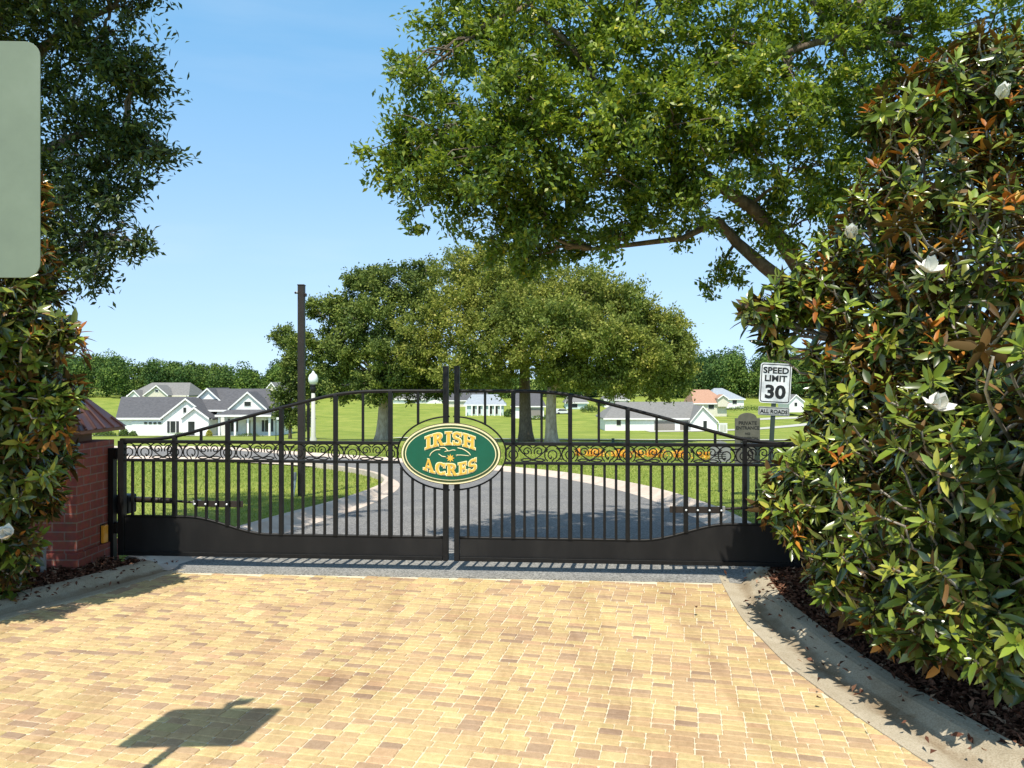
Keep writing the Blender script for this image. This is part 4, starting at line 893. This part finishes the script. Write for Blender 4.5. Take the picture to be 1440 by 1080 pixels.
board('lower_plate', .46, .13, .02, x0, zc - .405, -.006, .006, M['plate'], t); frame('border', .44, .11, .015, .006, x0, zc - .405, -.0085, M['black'], t)
mb = MB(); text_into(mb, 'ALL ROADS', .077, x0, zc - .435, -.009, .002, 1.0); mb.build('lettering', M['black'], t)
Y = 12.2; k = Y / F; bx = (1051 - 720) * k
t = thing('private_entrance_sign', 'weathered arched board reading private entrance, left of the speed limit sign', 'sign', (bx, Y, tz(bx, Y) - .05)); zb = tz(bx, Y) - .05
zz = lambda py: EYE + (540 - py) * k - zb
hw = 17.5 * k; z0, z1 = zz(652), zz(588)
pts = [(-hw, z0), (hw, z0), (hw, z1), (hw - .05, z1)] + [((hw - .05) * math.cos(R(a)), z1 + (hw - .05) * .58 * math.sin(R(a))) for a in range(10, 171, 10)] + [(-hw + .05, z1), (-hw, z1)]
MB().prism([(x, -.012, z) for x, z in pts], (0, .024, 0)).build('panel', M['tan'], t, bevel=.003)
for s_, py, sz in (('PRIVATE', 595.5, .078), ('ENTRANCE', 602, .072), ('NO', 609.5, .05), ('COMMERCIAL', 616, .056), ('VEHICLES', 621.5, .056)): 
    mb = MB(); text_into(mb, s_, sz, 0, zz(py) - .02, -.014, .0015, 1.0); mb.build('lettering', M['black'], t)
MB().box(-.04, .04, .014, .07, -.05, z1 - .02).build('post', M['greypost'], t, bevel=.004)
Y = 12.9; k = Y / F; bx = (1013 - 720) * k; zb = tz(bx, Y) - .05
t = thing('notice_board', 'small grey round-topped notice plate on a thin post right of the flower bed', 'sign', (bx, Y, zb)); hw = 14 * k; z0, z1 = EYE + (540 - 650) * k - zb, EYE + (540 - 632) * k - zb
pts = [(-hw, z0), (hw, z0), (hw, z1)] + [(hw * math.cos(R(a)), z1 + hw * .85 * math.sin(R(a))) for a in range(15, 166, 15)] + [(-hw, z1)]
MB().prism([(x, -.01, z) for x, z in pts], (0, .02, 0)).build('panel', M['steel'], t, bevel=.002)
mb = MB()
for q in range(4): mb.box(-hw * .55, hw * .55, -.0125, -.0105, z0 + .06 + q * .035, z0 + .072 + q * .035)
mb.build('printed_lines', M['black'], t)
MB().rod((0, .035, -.05), (0, .035, z0 + .1), .024, 10).build('post', M['greypost'], t)
# tall camera post
bx, Y = (424 - 720) / F * 12.2, 12.2; zb = tz(bx, Y) - .05; k = Y / F
t = thing('camera_post', 'tall dark bronze square post with a small camera near its top, on the lawn', 'post', (bx, Y, zb)); H = EYE + (540 - 402) * k - zb
MB().box(-.05, .05, -.05, .05, -.1, H).build('pole', M['bronze'], t, bevel=.004); MB().box(-.055, .055, -.055, .055, H + .001, H + .02).build('cap', M['bronze'], t, bevel=.004)
cm = MB().tube([(-.066, -.10, H - .12), (-.066, .03, H - .10)], .022, 10).build('camera', M['globe'], t, smooth=False); MB().rod((-.066, -.112, H - .122), (-.066, -.1005, H - .12), .016, 10).build('lens', M['black'], cm)
MB().box(.051, .08, -.03, .03, H - .17, H - .12).build('bracket', M['bronze'], t, bevel=.004)
t = thing('irrigation_box', 'white electrical box on a pale tapered stake at the foot of the camera post', 'utility box', (bx - .085, Y - .16, zb))
MB().prism([(-.025, -.02, .0), (.01, -.02, .0), (.04, -.02, .28), (-.01, -.02, .28)], (0, .04, 0)).build('stake', M['globe'], t, bevel=.003); MB().box(-.03, .045, -.035, .035, .281, .40).build('box', M['boxgrey'], t, bevel=.008)
# lamp post
Y = 42; k = Y / F; bx = (440.5 - 720) * k; zb = tz(bx, Y) - .05
t = thing('lamp_post', 'street lamp with white acorn globe on a pale concrete post behind the left leaf', 'street lamp', (bx, Y, zb)); hz = lambda py: EYE + (540 - py) * k - zb
MB().lathe([(.2, -.05), (.2, .3), (.13, .5), (.10, hz(553))], n=16).build('post', M['paleconc'], t, smooth=True)
MB().lathe([(.07, hz(553) + .005), (.15, hz(550)), (.16, hz(545)), (.12, hz(543)), (.2, hz(541))], n=16).build('collar', M['iron'], t, smooth=True)
MB().lathe([(.17, hz(541) + .005), (.26, hz(536)), (.265, hz(532)), (.2, hz(527)), (.10, hz(525)), (.07, hz(523.5)), (.02, hz(521.5))], n=20).build('globe', M['globe'], t, smooth=True)
# back of a street sign close to the camera
t = thing('green_sign', 'pale green back of a roadside sign with rounded corners, cut off at the left edge', 'sign', (-1.69, 2.30, 0), (0, 0, R(2)))
board('panel', .545, .71, .045, 0, 2.274, 0, .004, M['galv'], t, .001)
MB().tube([(0, .03, -.1), (0, .03, 2.66), (.004, .03, 2.70), (.008, .03, 2.80)], [.024, .024, .024, .008], 10).build('post', M['steel'], t, smooth=True)
MB().tube([(-.02, .03, 2.655), (.05, .03, 2.72), (.075, .03, 2.80)], [.03, .034, .004], 8).build('bracket', M['steel'], t, smooth=True)

# ------------------------------------------------------------------ houses (built at their distances)
class House:
    def __init__(s, name, label, px, py, Y, cat='house', group=None):
        s.Y = Y; s.o = at(px, py, Y); s.t = thing(name, label, cat, tuple(s.o), group=group)
    def P(s, px, py, d=0.): return tuple(at(px, py, s.Y) * 1.0 + np.array([0, d, 0]))
    def b(s, mb, name, mat, parent=None, **k):
        o = mb.build(name, mat, parent or s.t, off=s.o if parent is None else s.o, **k); return o
    def wall(s, x0, x1, y0, y1, d0=0., depth=8, mat='white', name='wall'):
        a, b_ = s.P(x0, y0, d0), s.P(x1, y1, d0); return s.b(MB().box(a[0], b_[0], a[1], a[1] + depth, b_[2] - 1.0, a[2]), name, M[mat])
    def gable(s, xl, xr, xa, ya, ye, yb, d0=0., depth=8, wall='white', roof='shingle', ov=.35, th=.22):
        L_, R_, A = [np.array(s.P(x, y, d0)) for x, y in ((xl, ye), (xr, ye), (xa, ya))]; zb = s.P(0, yb, d0)[2] - 1.0
        s.b(MB().prism([(L_[0], L_[1], zb), (R_[0], R_[1], zb), tuple(R_), tuple(A), tuple(L_)], (0, depth, 0)), 'wall', M[wall])
        up = np.array([0, 0, .03]); y0 = -ov
        for E in (L_, R_):
            e2 = E + (E - A) * .1
            r = s.b(MB().prism([tuple(e2 + up + [0, y0, 0]), tuple(A + up + [0, y0, 0]), tuple(A + up + [0, y0, th]), tuple(e2 + up + [0, y0, th])], (0, depth + ov, 0)), 'roof', M[roof])
            s.b(MB().prism([tuple(e2 + up + [0, y0 - .05, -.06]), tuple(A + up + [0, y0 - .05, -.06]), tuple(A + up + [0, y0 - .05, th + .01]), tuple(e2 + up + [0, y0 - .05, th + .01])], (0, .048, 0)), 'bargeboard', M['white'], r)
    def roof(s, ex0, ex1, ye, rx0, rx1, yr, d0=0., half=4.5, mat='shingle', back=True):
        a, b_ = [np.array(s.P(x, ye, d0)) - [0, .45, 0] for x in (ex0, ex1)]; c, d_ = [np.array(s.P(x, yr, d0)) + [0, half, 0] for x in (rx1, rx0)]
        a2, b2 = a + [0, 2 * half + .9, 0], b_ + [0, 2 * half + .9, 0]; q = np.array([0, 0, .2])
        o = s.b(MB().hull([a, b_, c, d_, a2, b2, a - q, b_ - q, a2 - q, b2 - q], [(0, 1, 2, 3), (5, 4, 3, 2), (1, 5, 2), (4, 0, 3), (6, 8, 9, 7), (1, 0, 6, 7), (0, 4, 8, 6), (5, 1, 7, 9), (4, 5, 9, 8)]), 'roof', M[mat])
        s.b(MB().box(a[0], b_[0], a[1] - .06, a[1] - .003, a[2] - .26, a[2] + .02), 'fascia', M['white'], o)
    def window(s, x0, x1, y0, y1, d0=0., name='window', shut=False, mat='glass', fr=True):
        a, b_ = s.P(x0, y0, d0), s.P(x1, y1, d0); y = a[1]
        if fr: s.b(MB().box(a[0] - .1, b_[0] + .1, y - .06, y - .004, b_[2] - .1, a[2] + .1), name, M['white']) ; pa = s.t.children[-1] if s.t.children else None
        s.b(MB().box(a[0], b_[0], y - .09, y - (.063 if fr else .004), b_[2], a[2]), 'pane' if name == 'window' else name, M[mat], pa if fr else None)
        if shut:
            w_ = (b_[0] - a[0]) * .5
            for q0, q1 in ((a[0] - .12 - w_, a[0] - .12), (b_[0] + .12, b_[0] + .12 + w_)): s.b(MB().box(q0, q1, y - .08, y - .004, b_[2], a[2]), 'shutter', M['shutter'])
    def col(s, x, y0, y1, d0, r=.14):
        a, b_ = s.P(x, y0, d0), s.P(x, y1, d0); s.b(MB().box(a[0] - r, a[0] + r, a[1] - r, a[1] + r, b_[2] - .3, a[2]), 'column', M['white'])
h = House('white_house', 'white house with dark roof, garage wing and columned porch left of the dark post', 270, 613, 118)
h.wall(163, 231, 589, 613, 1, 9); h.roof(160, 262, 588, 140, 262, 559, 1.0, 5.5)
h.gable(231, 298, 264, 562, 588, 613, -.5, 9)
h.gable(262, 299, 280, 574, 588, 613, -1.6, 1.0)
h.gable(240, 312, 276, 548, 581, 613, 4.5, 9)
h.wall(298, 382, 577, 613, 2, 9); h.roof(262, 386, 577, 276, 356, 547, 2, 5.5)
h.gable(322, 372, 347, 553, 575, 582, 0.6, 4)
h.roof(308, 386, 583, 320, 376, 576, -1.2, 1.6)
for x in (312, 334, 352, 382): h.col(x, 584, 613, -1.0)
h.window(342, 351, 565, 571, .6, fr=True); h.window(260, 264, 573, 580, -.5); h.window(242, 249, 592, 608, -.5, shut=True)
h.window(271, 280, 592, 612, -1.6, name='door', mat='glass'); h.window(318, 324, 590, 608, 2, shut=True); h.window(367, 374, 590, 608, 2, shut=True); h.window(340, 346, 590, 613, 2, name='door')
h.window(182, 228, 594, 613, 1, name='garage_door', mat='white'); 
for q in range(4): h.window(199 + q * 6.6, 203 + q * 6.6, 594, 596.5, .91, fr=False)
h = House('grey_roof_house', 'cream house with weathered grey roof and two white gables behind the white house', 225, 566, 170)
h.wall(182, 262, 556, 572, 0, 10, 'cream'); h.roof(176, 264, 556, 196, 252, 538, 1, 5, 'gshingle'); h.gable(178, 204, 192, 550, 562, 572, -1, 5, 'white', 'gshingle'); h.gable(208, 240, 225, 543, 556, 572, -1.5, 5, 'cream', 'gshingle'); h.window(223, 227, 548, 551, -1.5)
h = House('gable_house', 'pale gabled house half hidden behind the slim young tree', 380, 566, 160)
h.gable(368, 396, 382, 539, 556, 572, 0, 9, 'cream', 'gshingle'); h.window(379, 385, 552, 558, 0)
h = House('long_house', 'long white house on the hilltop, left of the twin gate posts', 570, 569, 235)
h.wall(553, 602, 561, 570, 0, 9); h.roof(552, 603, 561, 562, 598, 553, 0, 5, 'gshingle'); h.gable(600, 624, 612, 557, 563, 570, -1, 8, 'white', 'gshingle'); h.window(575, 583, 563, 568, 0)
h = House('dark_roof_house', 'house with a long dark roof on the rise right of the twin gate posts', 640, 570, 222)
h.wall(628, 690, 563, 571, 0, 9, 'cream'); h.roof(626, 692, 563, 634, 684, 552, 0, 5, 'shingle')
h = House('porch_house', 'pale blue house with white porch columns seen just right of the oval sign', 682, 584, 195)
h.wall(655, 708, 569, 585, 0, 9, 'bluewhite'); h.roof(652, 712, 569, 662, 700, 555, 0, 5, 'blueroof')
for x in range(656, 712, 8): h.col(x, 570, 585, -1.2, .16)
for x in (664, 672, 688, 696): h.window(x, x + 4, 571, 582, 0, fr=True)
h = House('garage_house', 'grey house with dark roof seen between the two right oak trunks', 752, 585, 185)
h.wall(724, 765, 571, 586, 0, 9, 'white'); h.roof(718, 768, 571, 726, 760, 553, 0, 5, 'shingle'); h.window(738, 762, 574, 585, 0, name='garage_door', mat='taupe')
h = House('small_white_house', 'small white house under the right oak crown above the field', 866, 570, 220)
h.wall(850, 884, 562, 571, 0, 8, 'white'); h.roof(848, 886, 562, 856, 880, 553, 0, 4.5, 'gshingle'); h.window(864, 870, 564, 569, 0)
h = House('hedge_house', 'low cream house behind the parked white car right of the pale trunk', 812, 575, 215)
h.wall(796, 826, 566, 576, 0, 8, 'bluewhite'); h.roof(794, 828, 566, 800, 820, 556, 0, 4.5, 'gshingle'); h.window(804, 812, 568, 573, 0)
h = House('ranch_house', 'white ranch house with wide grey roof and two taupe garage doors on the right', 925, 609, 140)
h.wall(851, 968, 588, 609, 0, 10); h.roof(848, 985, 588, 872, 985, 566, 0, 6, 'gshingle'); h.gable(968, 1004, 984, 572, 592, 609, -2, 10, 'white', 'gshingle')
h.window(867, 873, 590, 598, 0); h.window(881, 885, 590, 597, 0); h.window(920, 949, 592, 608, 0, name='garage_door', mat='taupe'); h.window(956, 969, 592, 608, -.01, name='garage_door', mat='taupe'); h.window(985, 990, 591, 602, -2)
h = House('tan_house', 'cream house with terracotta brown roof above the ranch house', 1000, 578, 190)
h.wall(984, 1022, 567, 580, 0, 9, 'cream'); h.roof(974, 1026, 567, 978, 1004, 548, 0, 5, 'bshingle'); h.gable(1008, 1022, 1015, 556, 561, 566, -1, 4, 'cream', 'bshingle'); h.window(996, 1004, 569, 575, 0)
h = House('blue_roof_house', 'white house with pale blue hipped roof right of the terracotta roof', 1025, 568, 215)
h.wall(1004, 1046, 561, 569, 0, 9, 'white'); h.roof(998, 1048, 561, 1012, 1024, 546, 0, 6, 'blueroof'); h.window(1030, 1036, 562, 568, 0)
h = House('far_cottage', 'tiny white gabled cottage right of the speed limit sign', 1122, 573, 190)
h.gable(1110, 1130, 1119, 556, 565, 574, 0, 8, 'white', 'gshingle'); h.window(1117, 1121, 566, 571, 0)
# cars in the distance
def car(label, px, py, Y, rz=0.):
    p = at(px, py, Y); t = thing('parked_car', label, 'car', tuple(p), (0, 0, rz), 'white cars parked in the distance')
    prof = [(-2.3, .35), (2.2, .35), (2.3, .6), (2.2, .85), (1.2, 1.0), (.55, 1.5), (-1.3, 1.55), (-2.1, 1.1), (-2.3, .9)]
    MB().prism([(x, -.9, z) for x, z in prof], (0, 1.8, 0)).build('body', M['carpaint'], t, bevel=.08)
    MB().prism([(-1.75, -.92, 1.02), (1.0, -.92, 1.02), (.5, -.92, 1.42), (-1.25, -.92, 1.46)], (0, 1.84, 0)).build('window', M['glass'], t)
    for x in (-1.4, 1.4):
        for y in (-.95, .70):
            w_ = MB().tube([(x, y, .33), (x, y + .25, .33)], .33, 14).build('wheel', M['tyre'], t)
car('white car parked on the pale drive right of the sunlit trunk', 791, 583, 200, .3)
car('white car on the hilltop near the lamp globe, left one', 450, 572.5, 250); car('white car on the hilltop near the lamp globe, right one', 464, 572.5, 250, .2)
def bush(label, px, py, Y, wpx, hpx, mat='shrub', name='shrub', group='clipped shrubs by the houses', elong=1):
    p = at(px, py, Y); r_ = wpx / 2 * Y / F; hz_ = hpx * Y / F; t = thing(name, label, 'shrub', tuple(p), group=group); n = 700
    d = rand_dir(n); d[:, 2] = np.abs(d[:, 2]); q = d * [r_, r_ / elong, hz_] * rng.uniform(.6, 1.05, n)[:, None]
    Vv, I, C = leaf_quads(q, rng.normal(size=(n, 3)), d + rng.normal(0, .5, (n, 3)), np.full(n, hz_ * .22), np.full(n, hz_ * .16))
    link('foliage', np_mesh('foliage', Vv, I, C), M[mat], t)
    MB().tube([(0, 0, -.2), (0, 0, hz_ * .6)], .06, 6).build('stem', M['bark'], t)
bush('round green shrub at the left corner of the white house', 174, 614, 112, 13, 11); bush('round green shrub beside the white garage, right of its twin', 187, 614, 112, 11, 8)
bush('long low hedge under the left pillar cap', 148, 615, 112, 36, 10, 'shrub', 'hedge', elong=3); bush('yellow shrub by the white house entrance', 294, 614, 112, 8, 9, 'yshrub')
bush('dark shrub below the white gable window', 255, 614, 112, 22, 6, elong=2); bush('low planting in front of the white porch', 350, 614, 112, 40, 5, elong=4)
bush('shrub at the right end of the porch house', 716, 585, 190, 14, 10); bush('clipped hedge in front of the grey garage house', 757, 590, 180, 28, 6, elong=3)
bush('broad hedge behind the parked white car', 828, 578, 205, 26, 8, elong=2); bush('rounded hedge row below the blue-roofed house', 1050, 577, 180, 60, 7, elong=4)
bush('tall shrub in front of the hilltop houses, right of the hedge', 845, 570, 200, 14, 9)
t = thing('utility_cabinet', 'white utility cabinet on the grass right of the ranch house', 'cabinet', tuple(at(1016, 608, 120)))
MB().box(-.65, .65, -.4, .4, -.1, 1.35).build('cabinet', M['white'], t, bevel=.04); MB().box(-.7, .7, -.45, .45, 1.352, 1.42).build('lid', M['white'], t, bevel=.02); MB().box(-.5, -.02, -.425, -.403, .1, 1.2).build('door', M['paleconc'], t, bevel=.01); MB().box(.02, .5, -.425, -.403, .1, 1.2).build('door', M['paleconc'], t, bevel=.01)
t = thing('utility_pedestal', 'small dark green utility pedestal at the far road edge', 'utility box', tuple(at(862, 623, 46)))
MB().prism([(-.09, -.08, -.1), (.09, -.08, -.1), (.075, -.08, .25), (-.075, -.08, .25)], (0, .16, 0)).build('body', M['greenbox'], t, bevel=.01); MB().box(-.085, .085, -.09, .09, .252, .28).build('lid', M['greenbox'], t, bevel=.01)
t = thing('street_name_sign', 'thin post with small white street sign by the white porch', 'sign', tuple(at(388, 618, 55)))
MB().rod((0, 0, -.2), (0, 0, 1.62), .035, 8).build('post', M['greypost'], t); MB().box(.04, .45, -.01, .01, 1.42, 1.58).build('blade', M['white'], t)
# pale drives on the slope
def drive(pts, wpx):
    P = [ground_at(*p) if not isinstance(p, np.ndarray) else p for p in pts]
    a = [(p[0], p[1] - wpx) for p in P]; b_ = [(p[0], p[1] + wpx) for p in P]
    ribbon('driveway', a, b_, [(k / 6, .03) for k in range(7)], M['paleconc'], n=30)
drive([np.array([-66, 112]), np.array([-48, 114]), np.array([-36, 113])], 2.2)
drive([np.array([24, 136]), np.array([34, 138]), np.array([44, 142]), np.array([62, 160])], 2.5)
drive([np.array([52, 176]), np.array([70, 184]), np.array([100, 190])], 3)
drive([np.array([-10, 66]), np.array([0, 58]), np.array([10, 54]), np.array([30, 54])], 2)
# bed of orange flowers beside the inner road
x, y = [], []
for fx, fy, wd in ((836, 641, .35), (873, 642, .30), (921, 642, .34), (957, 643, .26), (992, 645, .12), (812, 640, .1), (897, 642, .12)):
    c = G(fx, fy); m = int(1100 * wd); x.append(c[0] + rng.normal(0, wd * .45, m)); y.append(c[1] + rng.normal(0, .35, m))
x, y = np.concatenate(x), np.concatenate(y); n = len(x)
P = np.stack([x, y, T(x, y) - .03 + rng.uniform(.03, .24, n)], 1)
Vv, I, C = leaf_quads(P, rng.normal(size=(n, 3)), rng.normal(0, .5, (n, 3)) + [0, -.5, 1], rng.uniform(.05, .10, n), rng.uniform(.045, .09, n))
tag(link('orange_flowers', np_mesh('orange_flowers', Vv, I, C), M['orange']), kind='stuff')
